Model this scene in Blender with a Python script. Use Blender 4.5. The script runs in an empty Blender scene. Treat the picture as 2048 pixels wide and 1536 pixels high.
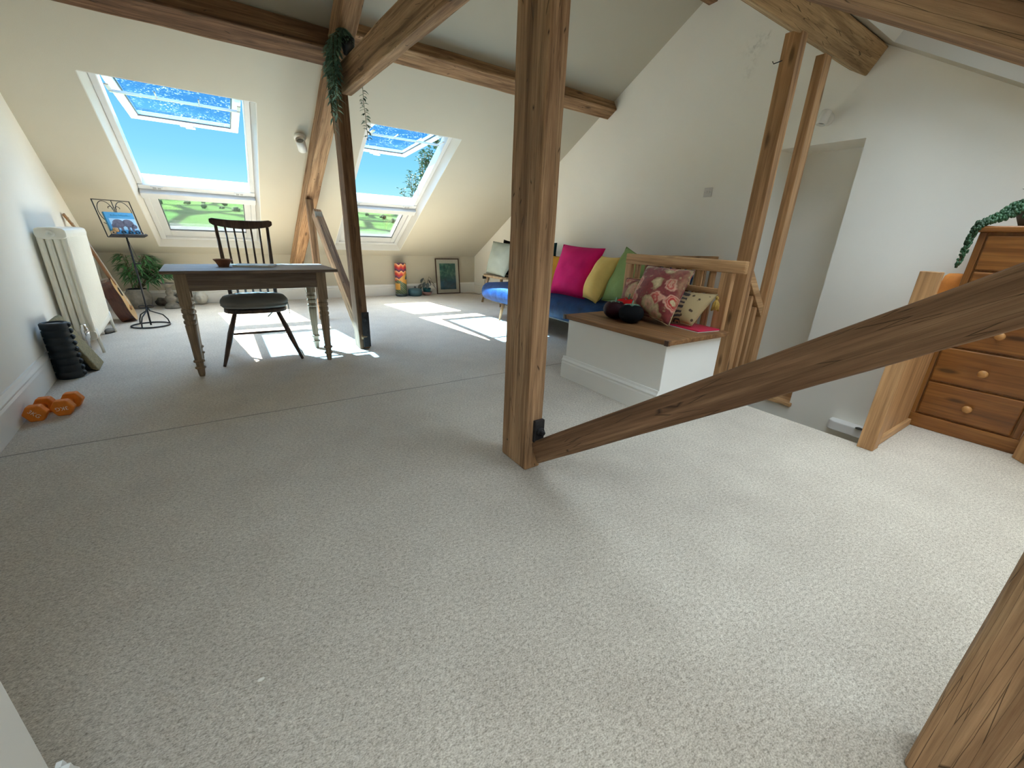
import bpy, bmesh, math, random
from mathutils import Vector, Matrix, noise
random.seed(7)
sc = bpy.context.scene
COL = sc.collection
PI = math.pi
V = Vector

# ------------------------------------------------------------------ object helpers
def link(o, parent=None):
    COL.objects.link(o)
    if parent is not None:
        o.parent = parent
    return o

def tag(o, label, cat, group=None):
    o['label'] = label
    o['category'] = cat
    if group:
        o['group'] = group
    return o

def thing(name, label, cat, loc=(0, 0, 0), rz=0.0, group=None):
    o = bpy.data.objects.new(name, None)
    o.empty_display_size = 0.05
    link(o)
    o.location = loc
    o.rotation_euler = (0, 0, rz)
    return tag(o, label, cat, group)

def obj(name, bm, mat, parent=None, smooth=False, bevel=0.0, seg=2, rel=None, sub=0):
    """bm -> one mesh object; rel: world point the vertices are made relative to."""
    if rel is not None:
        bmesh.ops.translate(bm, verts=bm.verts, vec=-V(rel))
    bmesh.ops.recalc_face_normals(bm, faces=bm.faces)
    me = bpy.data.meshes.new(name)
    bm.to_mesh(me)
    bm.free()
    mats = mat if isinstance(mat, (list, tuple)) else [mat]
    for m in mats:
        me.materials.append(m)
    o = bpy.data.objects.new(name, me)
    link(o, parent)
    if smooth:
        for p in me.polygons:
            p.use_smooth = True
    if bevel:
        md = o.modifiers.new('bevel', 'BEVEL')
        md.width = bevel
        md.segments = seg
        md.limit_method = 'ANGLE'
        md.angle_limit = math.radians(40)
    if sub:
        md = o.modifiers.new('sub', 'SUBSURF')
        md.levels = sub
        md.render_levels = sub
    return o

def struct(name, bm, mat, parent=None, label=None, **k):
    o = obj(name, bm, mat, parent, **k)
    if parent is None:
        o['kind'] = 'structure'
        if label:
            o['label'] = label
            o['category'] = name.split('_')[0]
    return o

def dup(root, loc, rz, label=None, group=None, scale=None):
    r = root.copy()
    COL.objects.link(r)
    r.location = loc
    r.rotation_euler = (0, 0, rz)
    if scale:
        r.scale = (scale,) * 3
    if label:
        r['label'] = label
    if group:
        r['group'] = group
    for ch in root.children:
        c = ch.copy()
        COL.objects.link(c)
        c.parent = r
        for g in ch.children:
            d = g.copy()
            COL.objects.link(d)
            d.parent = c
    return r

# ------------------------------------------------------------------ mesh helpers
def B():
    return bmesh.new()

def box(bm, x0, x1, y0, y1, z0, z1, M=None, mi=0):
    ps = [V((x, y, z)) for x in (x0, x1) for y in (y0, y1) for z in (z0, z1)]
    if M is not None:
        ps = [M @ p for p in ps]
    v = [bm.verts.new(p) for p in ps]
    for f in ((0, 1, 3, 2), (4, 6, 7, 5), (0, 4, 5, 1), (2, 3, 7, 6), (0, 2, 6, 4), (1, 5, 7, 3)):
        fc = bm.faces.new([v[i] for i in f])
        fc.material_index = mi
    return bm

def hexa(bm, q0, q1):
    """solid between two quads (lists of 4 points)"""
    a = [bm.verts.new(V(p)) for p in q0]
    b = [bm.verts.new(V(p)) for p in q1]
    n = len(a)
    bm.faces.new(a)
    bm.faces.new(list(reversed(b)))
    for i in range(n):
        bm.faces.new([a[i], b[i], b[(i + 1) % n], a[(i + 1) % n]])
    return bm

def frame_for(d):
    d = d.normalized()
    u = V((0, 0, 1)) if abs(d.z) < 0.9 else V((1, 0, 0))
    a = d.cross(u).normalized()
    b = d.cross(a).normalized()
    return a, b

def tube(bm, pts, r, n=8, caps=True, closed=False):
    pts = [V(p) for p in pts]
    rs = r if isinstance(r, (list, tuple)) else [r] * len(pts)
    rings = []
    N = len(pts)
    a = None
    for i, p in enumerate(pts):
        if closed:
            d = pts[(i + 1) % N] - pts[(i - 1) % N]
        else:
            d = pts[min(i + 1, N - 1)] - pts[max(i - 1, 0)]
        d = d.normalized()
        if a is None:
            a, b = frame_for(d)
        else:
            a = (a - d * a.dot(d))
            if a.length < 1e-5:
                a, b = frame_for(d)
            a.normalize()
            b = d.cross(a)
        rings.append([bm.verts.new(p + (a * math.cos(2 * PI * k / n) + b * math.sin(2 * PI * k / n)) * rs[i]) for k in range(n)])
    m = N if closed else N - 1
    for i in range(m):
        r0, r1 = rings[i], rings[(i + 1) % N]
        for k in range(n):
            bm.faces.new([r0[k], r0[(k + 1) % n], r1[(k + 1) % n], r1[k]])
    if caps and not closed:
        bm.faces.new(rings[0])
        bm.faces.new(rings[-1])
    return bm

def lathe(bm, prof, n=24, c=(0, 0, 0), M=None):
    """prof: list of (r, z)"""
    c = V(c)
    rings = []
    for r, z in prof:
        if r < 1e-6:
            p = V((0, 0, z)) + c
            rings.append([bm.verts.new(M @ p if M else p)])
        else:
            ring = []
            for k in range(n):
                t = 2 * PI * k / n
                p = V((r * math.cos(t), r * math.sin(t), z)) + c
                ring.append(bm.verts.new(M @ p if M else p))
            rings.append(ring)
    for a, b in zip(rings, rings[1:]):
        if len(a) == 1 and len(b) == 1:
            continue
        for k in range(n):
            k2 = (k + 1) % n
            if len(a) == 1:
                bm.faces.new([a[0], b[k], b[k2]])
            elif len(b) == 1:
                bm.faces.new([a[k], a[k2], b[0]])
            else:
                bm.faces.new([a[k], a[k2], b[k2], b[k]])
    if len(rings[0]) > 1:
        bm.faces.new(rings[0])
    if len(rings[-1]) > 1:
        bm.faces.new(rings[-1])
    return bm

def sphere(bm, c, r, sx=1, sy=1, sz=1, n=16, m=10, fn=None, M=None):
    c = V(c)
    rows = []
    for i in range(m + 1):
        th = PI * i / m
        row = []
        for k in range(1 if i in (0, m) else n):
            ph = 2 * PI * k / n
            p = V((math.sin(th) * math.cos(ph) * sx, math.sin(th) * math.sin(ph) * sy, math.cos(th) * sz)) * r
            if fn:
                p = fn(p)
            p = p + c
            row.append(bm.verts.new(M @ p if M else p))
        rows.append(row)
    for a, b in zip(rows, rows[1:]):
        for k in range(n):
            k2 = (k + 1) % n
            if len(a) == 1:
                bm.faces.new([a[0], b[k], b[k2]])
            elif len(b) == 1:
                bm.faces.new([a[k], b[0], a[k2]])
            else:
                bm.faces.new([a[k], b[k], b[k2], a[k2]])
    return bm

def prism(bm, pts2, f0, f1):
    """extrude a 2D polygon: f0/f1 map (u,v) to 3D for both ends"""
    a = [bm.verts.new(V(f0(*p))) for p in pts2]
    b = [bm.verts.new(V(f1(*p))) for p in pts2]
    n = len(a)
    bm.faces.new(a)
    bm.faces.new(list(reversed(b)))
    for i in range(n):
        bm.faces.new([a[i], b[i], b[(i + 1) % n], a[(i + 1) % n]])
    return bm

def leaf(bm, p, d, L, W, up=V((0, 0, 1)), droop=0.2, fold=0.15):
    """a folded, drooping leaf from p along d"""
    d = V(d).normalized()
    s = d.cross(up)
    if s.length < 1e-4:
        s = V((1, 0, 0))
    s.normalize()
    u = s.cross(d).normalized()
    prof = ((0, .08), (.25, .8), (.5, 1), (.78, .62), (1, .02))
    prev = None
    for t, w in prof:
        c = p + d * (L * t) - V((0, 0, 1)) * (droop * L * t * t)
        row = [bm.verts.new(c - s * (W * w / 2) + u * (fold * W * w)), bm.verts.new(c), bm.verts.new(c + s * (W * w / 2) + u * (fold * W * w))]
        if prev:
            bm.faces.new([prev[0], prev[1], row[1], row[0]])
            bm.faces.new([prev[1], prev[2], row[2], row[1]])
        prev = row
    return bm

# ------------------------------------------------------------------ materials
def newmat(name):
    m = bpy.data.materials.new(name)
    m.use_nodes = True
    nt = m.node_tree
    bs = nt.nodes['Principled BSDF']
    return m, nt, bs, nt.nodes.new, nt.links.new

def ramp(nt, fac, stops, interp='LINEAR'):
    r = nt.nodes.new('ShaderNodeValToRGB')
    r.color_ramp.interpolation = interp
    el = r.color_ramp.elements
    while len(el) < len(stops):
        el.new(0.5)
    for e, (p, c) in zip(el, stops):
        e.position = p
        e.color = (*c, 1)
    nt.links.new(fac, r.inputs[0])
    return r.outputs[0]

def mixc(nt, fac, a, b, mode='MIX'):
    m = nt.nodes.new('ShaderNodeMix')
    m.data_type = 'RGBA'
    m.blend_type = mode
    for s, v in ((0, fac), (6, a), (7, b)):
        if hasattr(v, 'is_output'):
            nt.links.new(v, m.inputs[s])
        elif s == 0:
            m.inputs[0].default_value = v
        else:
            m.inputs[s].default_value = (*v, 1)
    return m.outputs[2]

def mth(nt, op, a, b=None, c=None):
    m = nt.nodes.new('ShaderNodeMath')
    m.operation = op
    for i, v in enumerate((a, b, c)):
        if v is None:
            continue
        if hasattr(v, 'is_output'):
            nt.links.new(v, m.inputs[i])
        else:
            m.inputs[i].default_value = v
    return m.outputs[0]

def coords(nt, scale=(1, 1, 1), rnd=True, rot=(0, 0, 0)):
    tc = nt.nodes.new('ShaderNodeTexCoord')
    out = tc.outputs['Object']
    if rnd:
        oi = nt.nodes.new('ShaderNodeObjectInfo')
        vm = nt.nodes.new('ShaderNodeVectorMath')
        vm.operation = 'MULTIPLY_ADD'
        nt.links.new(oi.outputs['Random'], vm.inputs[0])
        vm.inputs[1].default_value = (13.1, 7.7, 9.3)
        nt.links.new(out, vm.inputs[2])
        out = vm.outputs[0]
    mp = nt.nodes.new('ShaderNodeMapping')
    mp.inputs['Scale'].default_value = scale
    mp.inputs['Rotation'].default_value = rot
    nt.links.new(out, mp.inputs[0])
    return mp.outputs[0]

def nz(nt, vec, scale, detail=3, rough=.55, dist=0.0):
    n = nt.nodes.new('ShaderNodeTexNoise')
    n.inputs['Scale'].default_value = scale
    n.inputs['Detail'].default_value = detail
    n.inputs['Roughness'].default_value = rough
    n.inputs['Distortion'].default_value = dist
    if vec is not None:
        nt.links.new(vec, n.inputs['Vector'])
    return n.outputs[0]

def bump(nt, bs, h, strength=.3, dist=.01):
    b = nt.nodes.new('ShaderNodeBump')
    b.inputs['Strength'].default_value = strength
    b.inputs['Distance'].default_value = dist
    nt.links.new(h, b.inputs['Height'])
    nt.links.new(b.outputs[0], bs.inputs['Normal'])

def simple(name, col, rough=.6, metal=0.0, var=.12, vs=12, bmp=0.0, sheen=0.0, spec=.4, coat=0.0):
    m, nt, bs, N, L = newmat(name)
    v = coords(nt)
    f = nz(nt, v, vs, 3)
    lo = tuple(max(0, c * (1 - var)) for c in col)
    hi = tuple(min(1, c * (1 + var)) for c in col)
    L(ramp(nt, f, [(.3, lo), (.7, hi)]), bs.inputs['Base Color'])
    bs.inputs['Roughness'].default_value = rough
    bs.inputs['Metallic'].default_value = metal
    bs.inputs['Specular IOR Level'].default_value = spec
    if coat:
        bs.inputs['Coat Weight'].default_value = coat
    if sheen:
        bs.inputs['Sheen Weight'].default_value = sheen
        bs.inputs['Sheen Tint'].default_value = (*[min(1, c * 3 + .1) for c in col], 1)
    if bmp:
        bump(nt, bs, nz(nt, v, vs * 8, 3), bmp, .004)
    return m

def wood(name, dark, mid, light, axis='X', rough=.6, grain=1.0, knots=.5, crack=0.0, bmp=.35, spec=.3):
    m, nt, bs, N, L = newmat(name)
    def sc_(a, b):
        return {'X': (a, b, b), 'Y': (b, a, b), 'Z': (b, b, a)}[axis]
    v1 = coords(nt, sc_(.55 * grain, 7 * grain))
    v2 = coords(nt, sc_(2.0 * grain, 75 * grain))
    v3 = coords(nt, sc_(2.4, 8.5))
    broad = nz(nt, v1, 1.6, 4, .6, 1.2)
    fine = nz(nt, v2, 1.0, 4, .6)
    col = ramp(nt, broad, [(.28, dark), (.5, mid), (.74, light)])
    fr = ramp(nt, fine, [(.3, (.62, .58, .54)), (.6, (1.08, 1.08, 1.08))])
    col = mixc(nt, .75, col, fr, 'MULTIPLY')
    med = nz(nt, coords(nt, sc_(1.3 * grain, 26 * grain)), 1.0, 5, .65, .4)
    col = mixc(nt, min(1, .45 + bmp), col, ramp(nt, med, [(.34, (.55, .50, .46)), (.56, (1.1, 1.1, 1.1))]), 'MULTIPLY')
    h = mth(nt, 'ADD', fine, mth(nt, 'MULTIPLY', med, 1.3))
    if knots:
        vo = N('ShaderNodeTexVoronoi')
        L(v3, vo.inputs['Vector'])
        vo.inputs['Scale'].default_value = 1.0
        kn = ramp(nt, vo.outputs['Distance'], [(.07, (knots,) * 3), (.16, (0, 0, 0))])
        col = mixc(nt, kn, col, tuple(c * .28 for c in dark))
    if crack:
        v4 = coords(nt, sc_(.4, 14))
        w = N('ShaderNodeTexVoronoi')
        w.feature = 'DISTANCE_TO_EDGE'
        L(v4, w.inputs['Vector'])
        ck = ramp(nt, w.outputs['Distance'], [(.0, (crack,) * 3), (.016, (0, 0, 0))])
        col = mixc(nt, ck, col, tuple(c * .16 for c in dark))
        inv = mth(nt, 'MULTIPLY', ck, -1.5)
        h = mth(nt, 'ADD', h, inv)
    L(col, bs.inputs['Base Color'])
    bs.inputs['Roughness'].default_value = rough
    bs.inputs['Specular IOR Level'].default_value = spec
    bump(nt, bs, h, bmp, .006)
    return m

def paint(name, col, bmp=.12, rough=.75):
    m, nt, bs, N, L = newmat(name)
    v = coords(nt, rnd=False)
    f = nz(nt, v, 1.3, 4)
    L(ramp(nt, f, [(.3, tuple(c * .97 for c in col)), (.7, tuple(min(1, c * 1.015) for c in col))]), bs.inputs['Base Color'])
    bs.inputs['Roughness'].default_value = rough
    bs.inputs['Specular IOR Level'].default_value = .25
    bump(nt, bs, mth(nt, 'ADD', nz(nt, v, 160, 2), mth(nt, 'MULTIPLY', nz(nt, v, 3.5, 3), 3.0)), bmp, .004)
    return m

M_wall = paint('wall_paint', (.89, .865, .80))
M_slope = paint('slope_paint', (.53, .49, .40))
def gable_paint():
    m = M_wall.copy()
    m.name = 'gable_paint'
    nt = m.node_tree
    bs = nt.nodes['Principled BSDF']
    src = bs.inputs['Base Color'].links[0].from_socket
    v = coords(nt, rnd=False)
    mask = None
    for (y, z, ry, rz, k) in ((2.47, 2.60, .05, .16, .25), (2.44, 2.72, .10, .05, .35), (2.36, 2.765, .03, .02, .5)):
        sx = nt.nodes.new('ShaderNodeSeparateXYZ')
        nt.links.new(v, sx.inputs[0])
        a = mth(nt, 'POWER', mth(nt, 'DIVIDE', mth(nt, 'SUBTRACT', sx.outputs[1], y), ry), 2)
        b = mth(nt, 'POWER', mth(nt, 'DIVIDE', mth(nt, 'SUBTRACT', sx.outputs[2], z), rz), 2)
        g = mth(nt, 'MULTIPLY', mth(nt, 'POWER', 2.718, mth(nt, 'MULTIPLY', mth(nt, 'ADD', a, b), -1.0)), k)
        mask = g if mask is None else mth(nt, 'ADD', mask, g)
    n = ramp(nt, nz(nt, v, 22, 4, .65), [(.48, (0, 0, 0)), (.62, (1, 1, 1))])
    nt.links.new(mixc(nt, mth(nt, 'MULTIPLY', mask, n), src, (.42, .40, .35)), bs.inputs['Base Color'])
    return m
M_gable = gable_paint()
M_white = paint('white_gloss_paint', (.82, .81, .78), .04, .4)
M_winwhite = simple('window_white', (.62, .625, .63), .35, var=.02)
M_liner = paint('reveal_paint', (.68, .66, .62), .05, .6)

TD, TM, TL = (.21, .112, .055), (.38, .22, .115), (.52, .34, .19)
M_beam = wood('old_timber', TD, TM, TL, 'X', .75, 1.0, .75, .9, .5)
M_beamd = wood('old_timber_shaded', (.105, .052, .026), (.21, .112, .058), (.33, .195, .105), 'X', .72, 1.0, .5, .8, .5)  # darker copy of old timber, shade of back-lit post and strut in its colour
M_beaml = wood('old_timber_pale', (.27, .17, .085), (.43, .29, .155), (.56, .41, .235), 'X', .8, .8, .3, .9, .45)
M_pine = wood('pine_x', (.32, .165, .068), (.52, .30, .14), (.64, .41, .21), 'X', .5, 1.0, .7, 0, .15)
M_piney = wood('pine_y', (.32, .165, .068), (.52, .30, .14), (.64, .41, .21), 'Y', .5, 1.0, .7, 0, .15)
M_pinez = wood('pine_z', (.28, .14, .058), (.45, .25, .115), (.57, .345, .175), 'Z', .5, 1.0, .7, 0, .15)
M_pinesoft = wood('pine_pale_z', (.40, .23, .10), (.55, .34, .16), (.66, .45, .24), 'Z', .55, 1.0, .8, 0, .12)
M_chest = wood('varnished_pine', (.15, .052, .012), (.27, .105, .024), (.37, .165, .042), 'Y', .32, .9, .8, 0, .08, .5)
M_chestz = wood('varnished_pine_z', (.15, .052, .012), (.27, .105, .024), (.37, .165, .042), 'Z', .32, .9, .5, 0, .08, .5)
M_knob = simple('knob_wood', (.46, .23, .08), .35, var=.15, vs=30)
M_desk = wood('desk_grey_wood', (.10, .068, .05), (.17, .122, .092), (.25, .19, .145), 'X', .5, 1.2, .6, .35, .25)
M_deskz = wood('desk_leg_wood', (.17, .115, .07), (.27, .19, .12), (.36, .27, .175), 'Z', .5, 1.2, .3, .2, .2)
M_lid = wood('bench_lid_wood', (.13, .055, .02), (.22, .105, .042), (.33, .175, .075), 'Y', .5, .8, .4, .3, .2)
M_chair = wood('chair_dark_wood', (.045, .026, .02), (.085, .05, .036), (.13, .078, .055), 'Z', .4, 1.5, 0, 0, .1)
M_leg = simple('sofa_leg_wood', (.36, .17, .07), .4, var=.2, vs=20)
M_stoolw = wood('stool_wood', (.25, .16, .09), (.38, .27, .16), (.48, .36, .23), 'Z', .6, 1.5, .2, 0, .2)
M_iron = simple('black_iron', (.022, .022, .026), .5, .3, var=.3)
M_rust = simple('rusty_iron', (.03, .026, .026), .6, .3, var=.4, vs=30, bmp=.4)
M_galv = simple('galvanised_steel', (.45, .45, .44), .45, .8, var=.15, vs=40)
M_chrome = simple('chrome', (.75, .75, .76), .12, 1.0, var=.02)
M_rad = simple('radiator_enamel', (.84, .80, .69), .3, var=.02, spec=.5)
M_black = simple('black_rubber', (.012, .016, .02), .55, var=.2, vs=25, bmp=.15)
M_blk2 = simple('black_plastic', (.012, .012, .013), .45, var=.1)
M_cork = simple('olive_cork', (.20, .165, .085), .85, var=.3, vs=60, bmp=.4)
M_orange = simple('orange_neoprene', (.72, .20, .018), .6, var=.08, vs=40)
M_letter = simple('pale_letter', (.85, .70, .58), .6, var=.02)
M_orange2 = simple('orange_fabric', (.80, .29, .06), .7, var=.1, vs=20, bmp=.2)
M_stone = simple('grey_stone', (.25, .225, .185), .85, var=.3, vs=16, bmp=.6)
M_stoned = simple('dark_stone', (.12, .11, .10), .8, var=.35, vs=25, bmp=.6)
M_plaster = simple('pale_plaster', (.66, .63, .56), .8, var=.08, vs=20, bmp=.3)
M_terra = simple('terracotta', (.27, .115, .06), .65, var=.15, vs=25)
M_teal = simple('teal_enamel', (.055, .13, .16), .45, var=.15, vs=12)
M_teal2 = simple('teal_glaze', (.015, .10, .125), .3, var=.2, vs=18)
M_pink = simple('dusty_pink_glaze', (.33, .19, .185), .5, var=.1, vs=15)
M_potg = simple('grey_pot', (.19, .195, .19), .6, var=.1, vs=8)
M_soil = simple('dark_soil', (.02, .017, .014), .9, var=.4, vs=60)
M_leafg = simple('bamboo_leaf', (.075, .22, .075), .5, var=.5, vs=9)
M_leafd = simple('succulent_leaf', (.026, .075, .032), .5, var=.4, vs=14)
M_leafb = simple('begonia_leaf', (.06, .075, .075), .45, var=.45, vs=14)
M_leaft = simple('trailing_leaf', (.13, .22, .15), .6, var=.4, vs=14)
M_stem = simple('plant_stem', (.10, .085, .04), .7, var=.3)
M_switch = simple('switch_plastic', (.64, .60, .56), .35, var=.02)
M_lampw = simple('lamp_white', (.82, .80, .75), .4, var=.02)
M_glassd = simple('lamp_face', (.28, .28, .27), .2, var=.05)
M_tablet = simple('crimson_case', (.55, .012, .06), .35, var=.06)
M_pages = simple('paper_pages', (.78, .74, .66), .8, var=.08, vs=60)
M_tassel = simple('gold_tassel', (.42, .25, .05), .7, var=.4, vs=60)
M_string = simple('dark_string', (.06, .05, .045), .8)
M_guitars = wood('guitar_mahogany', (.05, .016, .010), (.085, .026, .016), (.12, .04, .024), 'Z', .25, 1.0, 0, 0, .03, .5)
M_guitart = wood('guitar_spruce', (.55, .33, .14), (.66, .42, .19), (.74, .50, .26), 'Z', .3, 1.0, 0, 0, .03, .5)
M_guitarn = wood('guitar_neck', (.16, .07, .025), (.26, .12, .045), (.36, .19, .08), 'Z', .35, 1.2, 0, 0, .05, .5)
M_device = simple('device_white', (.80, .80, .80), .35, var=.02)

def fabric(name, col, rough=.85, sheen=.3, var=.12, vs=6, weave=300, bmp=.25):
    m, nt, bs, N, L = newmat(name)
    v = coords(nt)
    f = mth(nt, 'ADD', mth(nt, 'MULTIPLY', nz(nt, v, vs, 3), .7), mth(nt, 'MULTIPLY', nz(nt, v, weave, 1), .3))
    L(ramp(nt, f, [(.3, tuple(c * (1 - var) for c in col)), (.7, tuple(min(1, c * (1 + var)) for c in col))]), bs.inputs['Base Color'])
    bs.inputs['Roughness'].default_value = rough
    bs.inputs['Specular IOR Level'].default_value = .15
    bs.inputs['Sheen Weight'].default_value = sheen
    bs.inputs['Sheen Roughness'].default_value = .4
    bs.inputs['Sheen Tint'].default_value = (*[min(1, c * 2 + .05) for c in col], 1)
    bump(nt, bs, mth(nt, 'ADD', nz(nt, v, weave, 1), mth(nt, 'MULTIPLY', nz(nt, v, 14, 4), 4.0)), bmp, .006)
    return m

M_velvet = fabric('blue_velvet', (.0022, .027, .095), .6, .3, .5, 9, 200, .35)
M_fpink = fabric('pink_velvet', (.66, .008, .14), .7, .5, .12)
M_fyel = fabric('yellow_velvet', (.86, .60, .19), .7, .4, .12)
M_fgrn = fabric('green_velvet', (.25, .36, .135), .7, .4, .15)
M_fmus = fabric('mustard_cloth', (.60, .28, .03), .8, .2, .1)
M_fteal = fabric('dark_teal_cloth', (.012, .045, .05), .8, .2, .1)
M_fgrey = fabric('grey_green_linen', (.34, .38, .34), .9, .1, .08)
M_fblk = fabric('black_cloth', (.006, .006, .007), .9, .02, .1)
M_fseat = fabric('grey_seat_cloth', (.23, .22, .20), .9, .15, .12)
M_fred = fabric('red_felt', (.55, .012, .012), .8, .3, .12)
M_fdark = fabric('oxblood_velvet', (.022, .003, .005), .55, .08, .3)

def carpet():
    m, nt, bs, N, L = newmat('carpet_pile')
    tc = N('ShaderNodeTexCoord')
    v = tc.outputs['Object']
    mp = N('ShaderNodeMapping')
    mp.inputs['Scale'].default_value = (1, 1.6, 1)
    mp.inputs['Rotation'].default_value = (0, 0, .3)
    L(v, mp.inputs[0])
    fine = nz(nt, mp.outputs[0], 190, 3, .65)
    tuft = nz(nt, mp.outputs[0], 70, 3, .6)
    big = nz(nt, v, 1.1, 4, .6)
    mid = nz(nt, v, 6, 3)
    f = mth(nt, 'ADD', mth(nt, 'MULTIPLY', fine, .62), mth(nt, 'MULTIPLY', tuft, .38))
    c = ramp(nt, f, [(.36, (.275, .235, .19)), (.5, (.545, .485, .412)), (.64, (.76, .70, .62))])
    w = ramp(nt, mth(nt, 'ADD', mth(nt, 'MULTIPLY', big, .6), mth(nt, 'MULTIPLY', mid, .4)), [(.35, (.88, .865, .85)), (.65, (1.05, 1.05, 1.04))])
    c = mixc(nt, 1.0, c, w, 'MULTIPLY')
    # carpet seam
    sx = N('ShaderNodeSeparateXYZ')
    L(v, sx.inputs[0])
    wob = mth(nt, 'MULTIPLY', mth(nt, 'SUBTRACT', nz(nt, v, 3, 2), .5), .012)
    d = mth(nt, 'ABSOLUTE', mth(nt, 'ADD', mth(nt, 'SUBTRACT', sx.outputs[1], 2.727), wob))
    s = ramp(nt, d, [(.0025, (.75, .75, .75)), (.007, (0, 0, 0))])
    c = mixc(nt, s, c, (.10, .085, .065))
    L(c, bs.inputs['Base Color'])
    bs.inputs['Roughness'].default_value = .95
    bs.inputs['Specular IOR Level'].default_value = .05
    bs.inputs['Sheen Weight'].default_value = .25
    bump(nt, bs, mth(nt, 'ADD', f, mth(nt, 'MULTIPLY', s, -1.0)), .7, .006)
    return m
M_carpet = carpet()

def glass(name, tint, dirt=0.0, refl=.8):
    m, nt, bs, N, L = newmat(name)
    out = nt.nodes['Material Output']
    tr = N('ShaderNodeBsdfTransparent')
    tr.inputs[0].default_value = (*tint, 1)
    gl = N('ShaderNodeBsdfGlossy')
    gl.inputs['Roughness'].default_value = .02
    fr = N('ShaderNodeFresnel')
    fr.inputs[0].default_value = 1.45
    mx = N('ShaderNodeMixShader')
    L(mth(nt, 'MULTIPLY', fr.outputs[0], refl), mx.inputs[0])
    L(tr.outputs[0], mx.inputs[1])
    L(gl.outputs[0], mx.inputs[2])
    last = mx.outputs[0]
    if dirt:
        v = coords(nt, rnd=True)
        a = nz(nt, v, 42, 2, .6)
        b = nz(nt, v, 4.5, 3, .6)
        k = mth(nt, 'MULTIPLY', ramp(nt, a, [(.60, (0, 0, 0)), (.68, (1, 1, 1))]), ramp(nt, b, [(.42, (0, 0, 0)), (.68, (1, 1, 1))]))
        k = mth(nt, 'MULTIPLY', k, dirt)
        df = N('ShaderNodeBsdfTranslucent')
        df.inputs[0].default_value = (.30, .32, .34, 1)
        m2 = N('ShaderNodeMixShader')
        L(k, m2.inputs[0])
        L(last, m2.inputs[1])
        L(df.outputs[0], m2.inputs[2])
        last = m2.outputs[0]
    L(last, out.inputs[0])
    return m
M_glass = glass('window_glass', (.93, .96, .93))
M_glassdirty = glass('dirty_roof_glass', (.52, .76, .96), .5, .12)
M_glasspic = glass('picture_glass', (.97, .98, .97))
# ------------------------------------------------------------------ setting: frame of the room
S = .57
CF = .69 + S * 7.48            # far slope plane  z = CF - S*y
CN = 1.60                      # near slope plane z = CN + S*y
RD = V((0, .869, -.495))       # down the far slope
RN = V((0, .495, .869))        # outward normal of far slope
RP = V((0, 7.48, .69))
ND = V((0, -.869, -.495))
NN = V((0, -.495, .869))
YN = -1.60                     # near knee wall
NP = V((0, YN, CN + S * YN))
XG = 4.07                      # gable wall
LWA = 1.09 - .0715 * 2.86      # left wall x = -(LWA + .0715*y)
def lwx(y):
    return -(LWA + .0715 * y)
def far(x, s, t):
    return V((x, 0, 0)) + RP - RD * s + RN * t
def near(x, s, t):
    return V((x, 0, 0)) + NP - ND * s + NN * t

def roof_slab(bm, fn, holes, x0, x1, s0, s1, th=.13):
    xs = sorted({x0, x1, *[h[i] for h in holes for i in (0, 1)]})
    ss = sorted({s0, s1, *[h[i] for h in holes for i in (2, 3)]})
    cells = {}
    for i in range(len(xs) - 1):
        for j in range(len(ss) - 1):
            cx, cs = (xs[i] + xs[i + 1]) / 2, (ss[j] + ss[j + 1]) / 2
            cells[i, j] = not any(h[0] < cx < h[1] and h[2] < cs < h[3] for h in holes)
    vt = {}
    def vv(i, j, t):
        k = (i, j, t)
        if k not in vt:
            vt[k] = bm.verts.new(fn(xs[i], ss[j], t))
        return vt[k]
    for (i, j), ok in cells.items():
        if not ok:
            continue
        bm.faces.new([vv(i, j, 0), vv(i + 1, j, 0), vv(i + 1, j + 1, 0), vv(i, j + 1, 0)])
        bm.faces.new([vv(i, j, th), vv(i, j + 1, th), vv(i + 1, j + 1, th), vv(i + 1, j, th)])
        for di, dj, a, b in ((-1, 0, (0, 0), (0, 1)), (1, 0, (1, 0), (1, 1)), (0, -1, (0, 0), (1, 0)), (0, 1, (0, 1), (1, 1))):
            if not cells.get((i + di, j + dj), False):
                pa, pb = (i + a[0], j + a[1]), (i + b[0], j + b[1])
                bm.faces.new([vv(*pa, 0), vv(*pb, 0), vv(*pb, th), vv(*pa, th)])
    return bm

W1 = (-.745, .42, .19, 2.92)
W2 = (1.42, 2.50, .19, 2.92)
sN = lambda y: (y - YN) / .869
W3 = (2.85, 3.90, sN(-.35), sN(1.39))
W4_added = (-.50, .55, sN(-.95), sN(.75))  # unseen skylight, added to bring daylight to the left foreground
W5_added = (1.38, 2.56, sN(-1.2), sN(1.25))  # another unseen skylight, added to light the middle foreground
YA = (CF - CN) / (2 * S)
s_far = (7.48 - YA) / .869
s_near = sN(YA)
bm = B()
roof_slab(bm, far, [W1, W2], -1.75, 4.5, -.12, s_far)
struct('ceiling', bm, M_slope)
bm = B()
roof_slab(bm, near, [W3, W4_added, W5_added], -1.75, 4.5, -.12, s_near)
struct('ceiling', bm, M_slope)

# floor slab with the stairwell cut out
bm = B()
WX0, WX1, WY0, WY1 = 2.94, XG + .4, .64, 2.46
for a in ((-1.9, WX0, -1.8, 7.7), (WX0, 4.6, -1.8, WY0), (WX0, 4.6, WY1, 7.7), (3.63, 4.6, WY0, .76)):
    box(bm, a[0], a[1], a[2], a[3], -.22, 0)
struct('floor', bm, M_carpet)

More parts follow.
